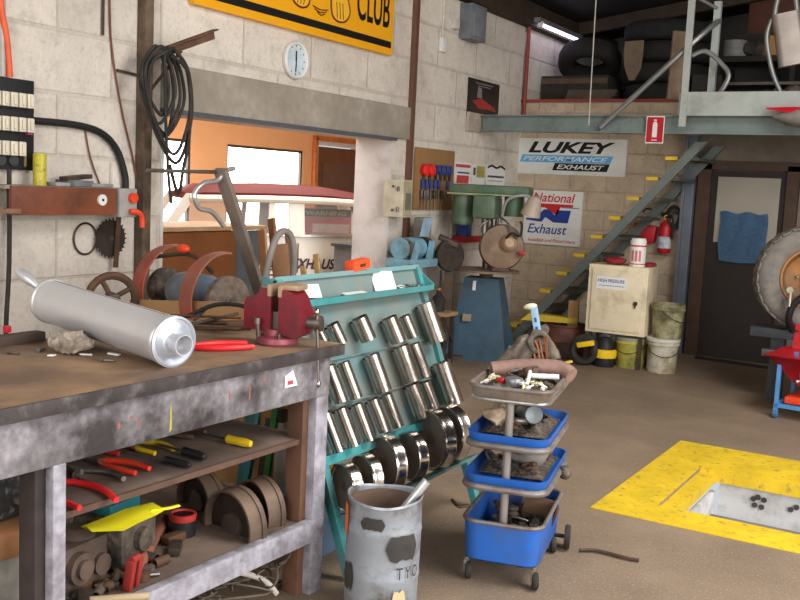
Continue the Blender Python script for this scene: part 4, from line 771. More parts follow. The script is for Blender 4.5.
def pliers(name, label, loc, rz, mat, L_=.20, op=.22, jaw=steel, tilt=0, grp=None):
    e = T(name, label, 'pliers', loc, (0, tilt, rz), grp)
    for s in (-1, 1):
        P('handle', MB().tube([(0, s*.006, .012), (-L_*.25, s*(.012+op*.12), .012), (-L_*.55, s*(.016+op*.16), .012), (-L_*.9, s*(.012+op*.13), .012)], lambda t: .0085+.003*math.sin(t*PI), n=10, flat=1), mat, e)
    P('jaw', MB().prism([(-.01, -.014), (.02, -.016), (.07, -.005), (.07, .0), (-.01, .0)], (0, 0, .003), (1, 0, 0), (0, 1, 0), .014).cyl((.0, 0, .002), (0, 0, .019), .012, n=14), jaw, e); P('jaw', MB().prism([(-.01, .0), (.07, .001), (.07, .006), (.02, .017), (-.01, .015)], (0, 0, .003), (1, 0, 0), (0, 1, 0), .014), jaw, e)
    return e
redhd = M('bright_red_grip', (226, 40, 44), .4, var=.05); orhd = M('orange_red_grip', (220, 62, 36), .4, var=.06)
pliers('red_pliers', 'red handled pliers lying on the bench between muffler and vise', (-2.40, 2.55, BZ), math.radians(238), redhd, L_=.26)
for k in range(6):
    R = random.Random(20+k); x, y = -2.66+.05*R.uniform(-1, 1), 2.85+.08*R.uniform(-1, 1)
    O('steel_rod', MB().cyl((-.14, 0, 0), (.14, 0, .012), .005+.002*R.random(), n=8), darksteel if k % 2 else rust, 'dark thin rod in the loose pile on the bench behind the red pliers', 'rod', (x, y, BZ+.012+.011*k), (0, R.uniform(-.05, .05), R.uniform(.2, 2.4)), 'loose rods behind the red pliers')
O('black_hose', MB().tube([(-.15, -.05, .02), (-.05, 0, .06), (.05, .04, .11), (.16, .06, .12), (.22, .08, .10)], .009, n=8), rubber, 'black hose curving over the rods behind the vise', 'hose', (-2.66, 2.88, BZ))
O('pipe_offcut', MB().pipe((-.09, 0, .022), (.09, 0, .022), .02, .003), rust, 'short rusty pipe lying on the bench behind the vise', 'pipe', (-2.60, 3.0, BZ), (0, 0, .9))

# tools on the middle shelf
MZ = .622
pliers('red_pliers', 'bright red long handled pliers at the left end of the middle shelf', (-2.40, 1.985, MZ), math.radians(165), redhd, L_=.30, op=.35)
pliers('orange_pliers', 'orange red handled pliers in the middle of the shelf tool row', (-2.47, 2.22, MZ), math.radians(182), orhd, L_=.21, op=.15)
pliers('grey_pliers', 'grey steel pliers between the red and orange pliers', (-2.43, 2.10, MZ), math.radians(172), steel, L_=.18, op=.3)
pliers('yellow_pliers', 'yellow handled pliers on the middle shelf near its back', (-2.56, 2.46, MZ), math.radians(172), M('yellow_grip', (214, 182, 30), .45), L_=.19)
pliers('small_red_pliers', 'small dark red handled pliers behind the yellow pliers', (-2.62, 2.36, MZ), math.radians(178), M('dark_red_grip', (168, 44, 40), .45), L_=.15)
pliers('rusty_pliers', 'old rusty pliers on the middle shelf behind the yellow screwdriver', (-2.58, 2.66, MZ), math.radians(190), rust, L_=.14)
def screwdriver(label, loc, rz, mat, L_=.24, sh=darksteel, r=.017):
    e = T('screwdriver', label, 'screwdriver', loc, (0, 0, rz)); P('handle', MB().lathe([(.008, 0), (r, .01), (r*.9, .05), (r, .09), (r*.7, .115), (.001, .118)], (.0, 0, r), (1, 0, 0), 8), mat, e); P('shank', MB().cyl((0, 0, r), (-L_*.5, 0, r*.9), .0045, n=8).box((-L_*.5-.008, 0, r*.9), (.016, .008, .003)), sh, e)
screwdriver('yellow handled screwdriver at the right end of the middle shelf', (-2.33, 2.69, MZ), math.radians(2), M('yellow_clear_handle', (216, 180, 36), .3), .30)
screwdriver('black handled chisel lying in front of the yellow pliers', (-2.32, 2.36, MZ), math.radians(4), M('black_shiny_handle', (34, 34, 38), .3), .34, steel, .014)
screwdriver('black handled screwdriver on the shelf beside the black chisel', (-2.34, 2.47, MZ), math.radians(-4), M('black_shiny_handle', (34, 34, 38)), .24)
O('chrome_spanner', MB().box((0, 0, .006), (.16, .014, .007)).torus((.09, 0, .007), (0, 0, 1), .012, .005).torus((-.09, 0, .007), (0, 0, 1), .013, .005), chrome, 'bright spanner at the back of the middle shelf behind the orange pliers', 'spanner', (-2.58, 2.22, MZ), (0, 0, .15))
for k in range(7):
    R = random.Random(40+k); O('pipe_fitting', MB().tube([(-.03, 0, .014), (0, .005, .018), (.012, .03, .016)], .011, n=9), darksteel if k % 2 else steel, 'greasy pipe fitting heaped behind the pliers on the middle shelf', 'fitting', (-2.66+.10*R.random(), 1.98+.22*R.random(), MZ+.012*(k//3)), (0, 0, R.uniform(0, 6)), 'fittings heaped on the middle shelf')
# lower shelf: brake drums, can, pipe, yellow tray, odds and ends
LZ = .297
drumm = M('brown_brake_drum', (124, 102, 86), .6, .3, var=.2, scale=10, rgb2=(84, 68, 58), amt=.45, scale2=5)
def brake_drum(label, loc, rz, r=.135, wd=.075, tilt=0):
    e = T('brake_drum', label, 'brake drum', loc, (0, tilt, rz))
    def half(mb):
        bmesh.ops.bisect_plane(mb.bm, geom=mb.bm.verts[:]+mb.bm.edges[:]+mb.bm.faces[:], plane_co=(0, 0, 0), plane_no=(0, 0, 1), clear_inner=True); return mb
    zc = r*.22
    P('shell', half(MB().loft([[Vector((x, q*math.cos(2*PI*a/48), zc+q*math.sin(2*PI*a/48))) for a in range(48)] for q, x in ((r*.93, -wd/2), (r, -wd/2), (r, wd/2-.02), (r*1.04, wd/2-.02), (r*1.04, wd/2), (r*.93, wd/2))], closed=True)), drumm, e)
    P('web', half(MB().lathe([(r*.95, -wd*.1), (.05, -wd*.1), (.045, -wd*.3), (.001, -wd*.3)], (0, 0, zc), (1, 0, 0), 40)), M('dark_drum_face', (72, 60, 54), .7, .2, var=.25), e); return e
brake_drum('large half round brown brake drum standing at the front of the lower shelf', (-2.27, 2.68, LZ), math.radians(80), .135); brake_drum('dark brake drum behind and right of the large front drum', (-2.30, 2.86, LZ), math.radians(72), .125)
brake_drum('brown brake drum standing at the back of the lower shelf', (-2.55, 2.80, LZ), math.radians(76), .12)
rc = T('paint_can', 'small black can with red rim standing on the lower shelf', 'can', (-2.40, 2.545, LZ)); P('can_body', MB().lathe([(.046, 0), (.047, .005), (.047, .07), (.042, .075), (.001, .07)], n=24), black, rc); P('rim', MB().lathe([(.047, .058), (.0495, .066), (.049, .082), (.042, .083), (.040, .07)], n=24), M('can_red', (176, 52, 44), .5), rc)
O('rusty_pipe', MB().pipe((0, -.30, .022), (0, .26, .022), .021, .004), M('rusty_red_pipe', (142, 88, 70), .7, .2, var=.2), 'rusty red pipe lying along the lower shelf beside the black can', 'pipe', (-2.375, 2.36, LZ), (0, 0, math.radians(34)))
yt = T('yellow_scoop', 'bright yellow folded plastic scoop jutting from the lower shelf pile', 'scoop', (-2.22, 2.10, .50), (0, math.radians(-2), math.radians(-12))); yt.scale = (.62, .85, .6)
P('tray', MB().loft([[Vector((-.08, -.15, .02)), Vector((-.02, -.15, .035)), Vector((.03, -.15, .02))], [Vector((-.12, -.05, .02)), Vector((.02, -.03, -.005)), Vector((.07, -.04, .0))], [Vector((-.14, .06, .035)), Vector((.0, .05, .02)), Vector((.07, .02, .02))], [Vector((-.10, .16, .05)), Vector((.0, .17, .03)), Vector((.02, .12, .02))]], cap0=False, cap1=False).warp(lambda p: p), brightyellow, yt)
P('grip', MB().tube([(-.03, .12, .035), (.0, .18, .035), (.0, .23, .035)], .015, flat=.5), brightyellow, yt)
O('teal_case', MB().box((0, 0, .02), (.09, .15, .04), bev=.008), M('dark_teal_plastic', (30, 104, 112), .45), 'dark teal plastic case behind the yellow scoop', 'case', (-2.42, 2.24, .469), (0, 0, .1))
O('gear_box_case', MB().box((0, 0, .085), (.20, .20, .17), bev=.02).cyl((.1, 0, .09), (.125, 0, .09), .04), grime, 'greasy metal casing carrying the teal case on the lower shelf', 'casing', (-2.42, 2.24, LZ), (0, 0, .2))
O('gear_casing', MB().box((0, 0, .08), (.12, .20, .16), bev=.02).cyl((.05, -.04, .09), (.085, -.04, .09), .05).cyl((.08, -.04, .09), (.10, -.04, .09), .03).cyl((.05, .06, .07), (.075, .06, .07), .035).lathe([(.05, 0), (.06, .01), (.04, .035), (.02, .04)], (.0, .02, .155)), M('greasy_brown_case', (98, 80, 70), .8, var=.3, rgb2=(70, 60, 54), amt=.4, scale2=6), 'greasy brown gear casing under the yellow scoop on the lower shelf', 'casing', (-2.35, 2.00, LZ), (0, 0, .1))
hm = T('hammer', 'hammer with pale handle lying on the lower shelf by the left leg', 'hammer', (-2.20, 1.93, LZ), (0, 0, .9)); P('handle', MB().cyl((0, 0, .02), (.18, 0, .016), .012), M('pale_handle', (166, 146, 118), .6), hm); P('head', MB().box((-.01, 0, .022), (.035, .10, .034), bev=.006), darksteel, hm)
O('red_clamp', MB().box((0, -.018, .05), (.03, .022, .10), bev=.006).box((0, .018, .05), (.03, .022, .10), bev=.006).cyl((0, -.02, .1), (0, .02, .1), .012), M('dull_red_tool', (150, 48, 44), .55), 'dull red twin jaw clamp standing on the lower shelf', 'clamp', (-2.20, 2.105, LZ), (0, .15, .2))
for k in range(14):
    R = random.Random(60+k); kind = k % 4; mb = MB()
    if kind == 0: mb.pipe((-.05, 0, .02), (.05, 0, .02), .02, .004, 14)
    elif kind == 1: mb.lathe([(.012, 0), (.032, 0), (.032, .03), (.02, .035), (.012, .035)], n=14)
    elif kind == 2: mb.box((0, 0, .015), (.09, .04, .03), bev=.006)
    else: mb.cyl((-.08, 0, .01), (.08, 0, .012), .009, n=8)
    O(('pipe_stub', 'metal_collar', 'metal_block', 'metal_bar')[kind], mb, (rust, darksteel, grime, steel)[R.randrange(4)], ('greasy pipe stub', 'round metal collar', 'greasy metal block', 'short metal bar')[kind]+' among the odds and ends on the lower shelf', 'scrap part', (-2.28-.30*R.random(), 1.90+.62*R.random(), LZ+.001), (0, 0, R.uniform(0, 6)), 'odds and ends on the lower shelf')
for k in range(16):
    R = random.Random(160+k); kind = k % 4; mb = MB()
    if kind == 0: mb.pipe((-.03, 0, .016), (.03, 0, .016), .016, .004, 14)
    elif kind == 1: mb.lathe([(.010, 0), (.026, 0), (.026, .024), (.016, .028), (.010, .028)], n=14)
    elif kind == 2: mb.tube([(-.04, 0, .012), (0, .01, .02), (.03, .03, .014)], .011, n=9)
    else: mb.cyl((-.06, 0, .008), (.06, 0, .010), .007, n=8)
    O(('short_pipe', 'metal_bush', 'bent_fitting', 'thin_bar')[kind], mb, (rust, darksteel, grime, steel)[R.randrange(4)], ('short pipe', 'small metal bush', 'bent fitting', 'thin bar')[kind]+' in the loose scatter at the front left of the lower shelf', 'scrap part', (-2.215-.05*R.random(), 1.87+.42*R.random(), LZ+.001), (0, 0, R.uniform(0, 6)), 'loose scatter at the front left of the lower shelf')
# left of the leg
bt = T('timber_tub', 'grey tub with a brown timber top left of the bench leg', 'tub', (-2.46, 1.80, LZ)); P('body', MB().lathe([(.10, 0), (.115, .02), (.12, .17)], n=26), M('grey_mottled_tub', (132, 128, 120), .7, var=.3, scale=16, rgb2=(96, 92, 84), amt=.4), bt); P('timber_top', MB().lathe([(.13, .17), (.135, .18), (.135, .25), (.12, .26), (.001, .26)], n=26), M('brown_turned_wood', (150, 104, 70), .6, var=.2), bt)
O('black_case', MB().box((0, 0, .075), (.16, .20, .15), bev=.01), M('speckled_black_case', (40, 40, 42), .6, var=.5, scale=40, rgb2=(150, 148, 146), amt=.12, scale2=30), 'black speckled case standing on the timber topped tub', 'case', (-2.48, 1.80, .558), (0, 0, .1))
O('blue_ball', MB().sphere((0, 0, .03), .03), M('blue_knob', (30, 70, 170), .4), 'blue round knob on the lower shelf beside the tub', 'knob', (-2.28, 1.72, LZ))
# under and behind the bench
wp = MB()
for k in range(60):
    R = random.Random(90+k); c = Vector((R.uniform(-.26, .26), R.uniform(-.34, .34), R.uniform(.02, .16))); pts = [c+Vector((R.uniform(-.16, .16), R.uniform(-.16, .16), R.uniform(-.03, .05))) for _ in range(6)]
    pts = [Vector((p.x, p.y, max(p.z, .012))) for p in pts]; wp.tube(pts, .004, n=5, k=4)
tag(O('wire_tangle', wp, M('dusty_wire', (98, 86, 76), .7, var=.3, scale=20), 'tangled heap of dusty wire on the floor under the bench', 'wire heap', (-2.48, 2.62, 0)), None, None, None, 'stuff')
O('white_rope', MB().tube([(.0, -.25, .13), (.08, -.12, .15), (.0, .0, .13), (.10, .10, .14), (.14, .22, .08), (.16, .28, .01)], .011, n=8), M('white_rope', (196, 190, 180), .8, var=.1), 'white rope lying over the wire heap under the bench', 'rope', (-2.34, 2.55, .02))
lean('green_bar', 'green steel bar leaning behind the right end of the bench', (-2.95, 3.70, 0), (-2.95, 3.86, 1.0), .02, .035, M('green_bar_paint', (40, 130, 60), .5), 'bar')
lean('teal_bar', 'teal steel bar leaning behind the green bar', (-3.08, 3.70, 0), (-3.08, 3.93, .96), .03, .035, teal, 'bar'); lean('timber_plank', 'dark timber strip leaning between the teal and green bars', (-3.01, 3.74, 0), (-3.01, 3.90, .95), .03, .04, darksteel)
lean('plywood_sheet', 'tan plywood sheet standing on the floor behind the bench', (-3.38, 3.80, 0), (-3.46, 3.80, .95), 1.1, .015, M('tan_plywood', (176, 136, 94), .7, var=.1, scale=3), 'sheet'); O('orange_beam', MB().box((0, 0, .05), (.08, .9, .10), bev=.01), M('orange_beam_paint', (206, 118, 40), .5), 'orange painted beam lying on trestles behind the bench', 'beam', (-3.22, 3.62, .78), (0, 0, .1))
O('grey_trestle', MB().box((0, -.3, .39), (.08, .06, .78)).box((0, .35, .39), (.08, .06, .78)).box((0, 0, .74), (.08, .8, .07)), darksteel, 'dark trestle carrying the orange beam behind the bench', 'trestle', (-3.22, 3.62, 0), (0, 0, .1))
sp = T('spray_bottle', 'small grey bottle with a dark nozzle behind the brake drums', 'bottle', (-2.86, 3.72, 0)); P('bottle_body', MB().lathe([(.035, 0), (.038, .01), (.038, .34), (.02, .40), (.018, .42)], n=16), M('grey_bottle', (150, 142, 136), .4), sp); P('nozzle', MB().box((0, 0, .45), (.03, .06, .06), bev=.006), black, sp)
# ------------------------------------------------------------------ teal display rack of polished tubes
rk = T('display_rack', 'teal sloping steel rack holding rows of polished exhaust tubes', 'rack', (-2.06, 0, 0))
sl = math.atan(.36); sd = Vector((-math.sin(sl), 0, math.cos(sl))); sn = Vector((math.cos(sl), 0, math.sin(sl)))
RY_ = Matrix((sn, Vector((0, 1, 0)), sd)).transposed()          # local x = out of panel, y along, z up the slope
def pp(out, y, v): return sn*out+Vector((0, y, 0))+sd*v
R0y, R1y = 3.16, 4.30
P('panel', MB().box(pp(-.012, (R0y+R1y)/2, .88), (.012, R1y-R0y, .76), RY_), M('dusty_teal_panel', (98, 130, 132), .55, var=.12, scale=4, rgb2=(126, 128, 120), amt=.48, scale2=3), rk)
P('side_rail', MB().box(pp(0, R0y, .635), (.035, .04, 1.25), RY_), teal, rk); P('side_rail', MB().box(pp(0, R1y, .635), (.035, .04, 1.25), RY_), teal, rk)
P('cross_bar', MB().box(pp(.004, (R0y+R1y)/2, .49), (.03, R1y-R0y, .04), RY_), teal, rk)
for v in (.695, .89): P('cross_bar', MB().box(pp(.0, (R0y+R1y)/2, v), (.02, R1y-R0y, .006), RY_), M('dusty_teal_panel', (98, 130, 132)), rk)
P('ring_ledge', MB().box(pp(.055, (R0y+R1y)/2, .262), (.08, R1y-R0y, .012), RY_), M('dark_ledge', (86, 118, 118), .7), rk)
P('rear_leg', MB().box((-.60, R0y+.06, .55), (.03, .035, 1.12), RY(.12)), teal, rk); P('rear_leg', MB().box((-.60, R1y-.06, .55), (.03, .035, 1.12), RY(.12)), teal, rk)
b0 = pp(.055, 0, 1.15)
P('tray_bottom', MB().box((b0.x-.035, (R0y+R1y)/2, 1.085), (.08, R1y-R0y, .010)), M('dusty_teal_panel', (96, 134, 134)), rk)
P('tray_lip', MB().box((b0.x+.005, (R0y+R1y)/2, 1.092), (.012, R1y-R0y+.04, .028)), teal, rk)
P('tray_back', MB().box(pp(-.004, (R0y+R1y)/2, 1.262), (.03, R1y-R0y+.04, .022), RY_), M('tray_back_teal', (104, 150, 152), .5, var=.1, rgb2=(130, 140, 136), amt=.4, scale2=4), rk)
for y in (R0y-.02, R1y+.026): P('tray_end', MB().prism([(.01, 0), (-.10, 0), (-.15, .12), (-.12, .12), (.01, .03)], (b0.x, y, 1.08), (1, 0, 0), (0, 0, 1), .010), teal, rk)
tubes = [(3.306, 1.053, 3.316, 0.973, 0.019), (3.402, 1.039, 3.426, 0.952, 0.030), (3.600, 1.047, 3.627, 0.942, 0.038), (3.844, 1.024, 3.869, 0.905, 0.038), (3.997, 1.019, 4.021, 0.912, 0.029), (4.174, 1.064, 4.235, 0.862, 0.045), (3.301, 0.867, 3.316, 0.709, 0.032), (3.421, 0.868, 3.435, 0.706, 0.028), (3.621, 0.873, 3.660, 0.701, 0.036), (3.867, 0.881, 3.913, 0.709, 0.040), (4.014, 0.878, 4.038, 0.710, 0.031), (4.162, 0.758, 4.259, 0.543, 0.047), (3.197, 0.683, 3.234, 0.515, 0.027), (3.312, 0.683, 3.337, 0.515, 0.029), (3.432, 0.680, 3.461, 0.515, 0.028), (3.560, 0.681, 3.590, 0.530, 0.029), (3.686, 0.683, 3.700, 0.527, 0.027), (3.887, 0.694, 3.939, 0.530, 0.033), (4.017, 0.688, 4.057, 0.533, 0.029)]
rows = ['top', 'middle', 'bottom']; pos = {6: ['leftmost', 'second from the left', 'third from the left', 'fourth from the left', 'second from the right', 'large rightmost'], 7: ['leftmost', 'second from the left', 'third from the left', 'middle', 'fifth from the left', 'second from the right', 'rightmost']}
for i, (y0, v0, y1, v1, r) in enumerate(tubes):
    row = 0 if i < 6 else 1 if i < 12 else 2; n = 7 if row == 2 else 6; k = i-(0, 6, 12)[row]
    a = Vector((-2.06, 0, 0))+pp(r+.020, (y0+y1)/2-.016, v0); b = Vector((-2.06, 0, 0))+pp(r+.020, (y0+y1)/2+.016, v1); d = a-b
    e = T('exhaust_tube', pos[n][k]+' polished steel tube in the '+rows[row]+' row of the teal rack', 'tube', b, d.to_track_quat('Z', 'Y').to_euler(), 'polished tubes on the teal rack')
    P('tube_body', MB().pipe((0, 0, 0), (0, 0, d.length), r, .003, 28), chrome, e); P('hanger_pin', MB().cyl((0, 0, d.length-.012), tuple((d.to_track_quat('Z', 'Y').to_matrix().inverted() @ (-sn))*(r+.018)+Vector((0, 0, d.length-.012))), .005, n=8), darksteel, e)
# rings standing on the ledge
ringm = M('chrome_ring', (210, 202, 194), .2, 1, var=.06, scale=12)
for i, (y, r, wd, l) in enumerate(((3.22, .098, .05, 'leftmost chrome ring standing at the foot of the teal rack'), (3.37, .100, .05, 'second chrome ring from the left at the foot of the teal rack'), (3.53, .124, .055, 'third larger chrome ring from the left on the rack ledge'), (3.735, .112, .05, 'fourth chrome ring from the left on the rack ledge'), (3.945, .145, .06, 'largest chrome ring near the right end of the rack ledge'), (4.105, .142, .06, 'rightmost chrome ring on the rack ledge'))):
    c = Vector((-2.06, 0, 0))+pp(.016+r*.36, y, .272+r)
    e = T('chrome_ring', l, 'ring', c, (0, -sl, math.radians(-24)), 'chrome rings at the foot of the rack')
    P('band', MB().lathe([(r*.90, -wd/2), (r*.97, -wd/2-.004), (r, -wd/2+.006), (r*.985, -wd/4), (r, 0), (r*.985, wd/4), (r, wd/2-.006), (r*.97, wd/2), (r*.90, wd/2)], (0, 0, 0), (0, 1, 0), 44, False, False).torus((0, -wd/2, 0), (0, 1, 0), r*.955, r*.04, 44), ringm, e)
    P('disc', MB().lathe([(r*.93, -wd*.30), (r*.5, -wd*.26), (r*.2, -wd*.30), (.001, -wd*.30)], (0, 0, 0), (0, 1, 0), 40), M('dark_brown_disc', (112, 100, 92), .5, .4, var=.2), e)
# things in the rack tray
TZ = 1.091; tx = -2.06+b0.x
def card(label, x, y, z, sx, sy, rot, name='paper_card'): return O(name, MB().box((0, 0, 0), (sx, sy, .003)), paper, label, 'paper', (x, y, z), rot)
card('white paper card leaning in the middle of the rack tray', tx-.05, 3.93, TZ+.05, .11, .12, (0, math.radians(54), -.5)); card('white paper slip lying in the left part of the rack tray', tx-.03, 3.66, TZ+.012, .05, .13, (.05, .12, -.25)); card('small white slip at the right end of the rack tray', tx-.03, 4.08, TZ+.014, .05, .09, (.0, .2, .3)); card('white card at the left end of the rack tray behind the vise', tx-.06, 3.36, TZ+.04, .07, .09, (0, math.radians(50), -.5))
for k in range(9):
    R = random.Random(300+k); O('hose_clip', MB().torus((0, 0, .010), (.2, .1, 1), .018+.006*R.random(), .004, n=16), steel, 'small metal clip at the right end of the rack tray', 'clip', (tx-.02-.04*R.random(), 4.08+.2*R.random(), TZ+.002), (0, 0, R.uniform(0, 6)), 'small clips in the rack tray')
O('steel_strip', MB().box((0, 0, .004), (.03, .18, .006)), darksteel, 'dark strip beside the left paper slip in the rack tray', 'strip', (tx-.03, 3.54, TZ), (0, 0, .1))
ob = T('orange_block', 'bright orange plastic block resting on the top edge of the rack', 'block', (-2.06+pp(-.01, 0, 1.27).x, 3.78, 1.193), (0, .0, 1.5)); P('shell', MB().box((0, 0, .03), (.13, .06, .05), RY(-.12), bev=.012), M('fluorescent_orange', (255, 84, 40), .4, var=.04), ob); P('slot', MB().box((0, -.031, .03), (.04, .004, .015), RY(-.12)), darksteel, ob)
cr = T('small_crate', 'blue crate on the floor behind the teal rack left leg', 'crate', (-2.43, 3.40, 0)); P('body', MB().box((0, 0, .13), (.26, .36, .26), taper=1.08), M('dusty_blue_crate', (84, 104, 126), .6), cr)
pkx = T('carton', 'small red and yellow carton standing on the blue crate', 'carton', (-2.43, 3.40, .262), .3); P('body', MB().box((0, 0, .06), (.14, .16, .12)), M('carton_red', (176, 46, 40), .6), pkx); P('panel', MB().box((.071, -.02, .07), (.004, .10, .08)), yellow, pkx)

# ------------------------------------------------------------------ grey drum bin in the foreground
bi = T('scrap_drum', 'dented grey steel drum used as a scrap bin in the foreground', 'drum', (-1.835, 3.03, 0), .2)
dg = M('grey_blue_drum', (158, 164, 172), .42, .25, var=.12, scale=5, rgb2=(104, 96, 90), amt=.34, scale2=5, hard=.08)
rb = .140
mb = MB().lathe([(rb*.97, .0), (rb, .006), (rb, .14), (rb*1.02, .15), (rb, .16), (rb, .315), (rb*1.02, .325), (rb, .335), (rb, .43), (rb*1.035, .437), (rb*1.02, .446), (rb*.97, .44), (rb*.96, .10), (rb*.9, .03)], n=48, cap1=True)
mb.warp(lambda p: p+Vector((p.x, p.y, 0)).normalized()*.006*noise.noise(Vector((p.x*9, p.y*9, p.z*7)))+Vector((0, 0, .007*math.sin(math.atan2(p.y, p.x)*2+1)*(p.z > .4))))
P('shell', mb, dg, bi)
P('inner_wall', MB().lathe([(rb*.925, .425), (rb*.90, .12), (.001, .11)], n=40, cap0=False, cap1=False), M('rusty_inside', (116, 92, 78), .75, .1, var=.2, rgb2=(80, 64, 56), amt=.4), bi)
def patch(name, a0, a1, z0, z1, mat, seed=1):
    mb = MB(); n = 14; loops = []
    G = []
    for i in range(n+1):
        t = i/n; a = a0+(a1-a0)*t; e0 = math.sin(PI*t)**.5 if 0 < t < 1 else .05
        wa, wb = [.35*noise.noise(Vector((t*5, seed, q))) for q in (0, 9)]; e0 = min(1, 7*t+.1, 7*(1-t)+.1)
        G.append([Vector(((rb+.0075)*math.cos(a), (rb+.0075)*math.sin(a), (z0+z1)/2+(z1-z0)/2*s*(e0+(wa if s < 0 else wb)*abs(s)))) for s in (-1, -.33, .33, 1)])
    V_ = [[mb.bm.verts.new(p) for p in r_] for r_ in G]
    for i in range(n):
        for j in range(3): mb.bm.faces.new((V_[i][j], V_[i+1][j], V_[i+1][j+1], V_[i][j+1]))
    return P(name, mb, mat, bi)
soot = M('black_soot_paint', (60, 56, 54), .7, var=.25, scale=14)
patch('black_patch', -1.15, -.25, .235, .33, soot, 2); patch('black_patch', -1.85, -1.2, .35, .395, soot, 5); patch('black_patch', -2.5, -2.05, .10, .20, soot, 8); patch('orange_patch', -2.75, -2.35, .30, .42, M('orange_paint_patch', (216, 112, 48), .6, var=.2), 3); patch('cream_patch', -.95, -.55, .03, .12, M('cream_patch', (196, 176, 140), .6, var=.2), 4)
for k, ch in enumerate('TYO'):
    a = -.86+.24*k; ca = Vector((math.cos(a), math.sin(a), 0))
    TEXT('drum_lettering', ch, ca*(rb+.007)+Vector((0, 0, .165)), (-math.sin(a), math.cos(a), 0), (0, 0, 1), .026, .045, soot, bi)
O('tube_offcut', MB().pipe((0, 0, 0), (.10, .07, .17), .017, .003, 16), alum, 'short grey tube sticking up out of the scrap drum', 'tube', (-1.80, 3.03, .335))
for k in range(9):
    R = random.Random(400+k); a = R.uniform(0, 6.28); O('scrap_offcut', MB().box((0, 0, .012), (.10, .03, .02), RY(R.uniform(-.3, .3)), bev=.003), rust, 'rusty offcut at the bottom of the scrap drum', 'offcut', (-1.835+.06*math.cos(a), 3.03+.06*math.sin(a), .115+.012*k), (0, 0, R.uniform(0, 6)), 'rusty offcuts in the scrap drum')

# ------------------------------------------------------------------ blue tray trolley
ty = T('tray_trolley', 'blue three tier tray trolley with greasy parts and small castor wheels', 'trolley', (-1.62, 3.755, 0), math.radians(13))
railm = M('grey_metal_rim', (132, 126, 122), .5, .3, var=.15, rgb2=(104, 84, 70), amt=.4, scale2=8)
def tray(name, z, lx, ly, h, oy=0, mat=bluepl, flare=1.06, rr=.009, rz=None):
    o = Vector((0, oy, z)); L = lambda sx, sy, r, dz: [o+Vector((x, y, dz)) for x, y in rrect(sx, sy, r)]
    t = P(name, MB().loft([L(lx*.94, ly*.94, .05, 0), L(lx, ly, .06, .012), L(lx*flare, ly*flare, .065, h), L(lx*flare-.012, ly*flare-.012, .06, h), L(lx*.98, ly*.98, .055, .018), L(lx*.9, ly*.9, .045, .012)]), mat, ty)
    P('tray_rim', MB().tube([o+Vector((x, y, h if rz is None else rz)) for x, y in rrect(lx*(flare if rz is None else 1.03), ly*(flare if rz is None else 1.03), .065)], rr, n=8, k=1, closed=True), railm, t)
    return t
TRW, TRL = .31, .54
tray('bottom_tray', .085, TRW, TRL, .175)
tray('middle_tray', .400, TRW*1.06, TRL*1.04, .055, 0, bluepl, 1.06, .014, .006); tray('upper_tray', .572, TRW*1.04, TRL*1.02, .055, 0, bluepl, 1.06, .014, .006)
gtray = M('greasy_grey_tray', (146, 132, 120), .6, .2, var=.2, scale=9, rgb2=(108, 92, 80), amt=.45, scale2=5)
tray('top_tray', .765, TRW*1.02, TRL*1.06, .055, 0, gtray)
P('chrome_edge', MB().tube([(x, y, .768) for x, y in rrect(TRW*1.02, TRL*1.06, .065)], .007, n=8, k=1, closed=True), M('bright_edge', (190, 188, 186), .3, .8), ty)
for y in (-TRL/2+.03, TRL/2-.03): P('upright', MB().cyl((0, y, .10), (0, y, .775), .017, n=16).cyl((0, y, .41), (0, y, .43), .032).cyl((0, y, .58), (0, y, .60), .032), M('dull_grey_upright', (150, 142, 136), .5, .4, var=.12), ty)
for x in (-.145, .135):
    for y in (-.235, .21):
        c_ = P('castor', MB().cyl((x, y, .05), (x, y, .088), .012).box((x, y, .055), (.012, .05, .05)), railm, ty)
        P('castor_wheel', MB().lathe([(.02, -.013), (.032, -.012), (.036, -.006), (.036, .006), (.032, .012), (.02, .013)], (x+.012, y-.015, .036), (1, .3, 0), 20), rubber, c_)
P('rear_wheel', MB().lathe([(.02, -.014), (.052, -.013), (.056, 0), (.052, .013), (.02, .014)], (.20, .26, .058), (1, .1, 0), 22).cyl((.12, .26, .058), (.2, .26, .058), .009), rubber, ty); P('side_knob', MB().sphere((.19, .10, .40), (.03, .04, .03)).cyl((.15, .1, .40), (.19, .1, .40), .01), grime, ty)
P('side_handle', MB().tube([(-.15, -.22, .30), (-.19, -.24, .295), (-.23, -.20, .305)], .007), darksteel, ty)
trm = ty.matrix_basis.copy()
ROTZ = math.radians(13)
def tw(x, y, z):
    c, s = math.cos(ROTZ), math.sin(ROTZ); return (-1.62+c*x-s*y, 3.755+s*x+c*y, z)
def mound(name, label, z, lx, ly, h, seed, mat, oy=0):
    mb = MB(); nx, ny = 26, 40; G = []
    for i in range(nx+1):
        r_ = []
        for j in range(ny+1):
            x = lx*(i/nx-.5); y = ly*(j/ny-.5); e0 = min(1, 6*min(i/nx, 1-i/nx))*min(1, 6*min(j/ny, 1-j/ny))
            q = Vector((x*16+seed, y*16, seed)); hh = h*e0*(.55+.55*noise.noise(q)+.35*noise.noise(q*2.7)+.2*noise.noise(q*6))
            r_.append(mb.bm.verts.new((x, y, max(0, hh))))
        G.append(r_)
    for i in range(nx):
        for j in range(ny): mb.bm.faces.new((G[i][j], G[i+1][j], G[i+1][j+1], G[i][j+1]))
    o = O(name, mb, mat, label, None, tw(0, oy, z), (0, 0, ROTZ), ang=70); o['kind'] = 'stuff'; return o
gritm = M('greasy_bolt_grit', (112, 98, 86), .75, .1, var=.55, scale=70, rgb2=(70, 62, 56), amt=.5, scale2=40, bump=.8)
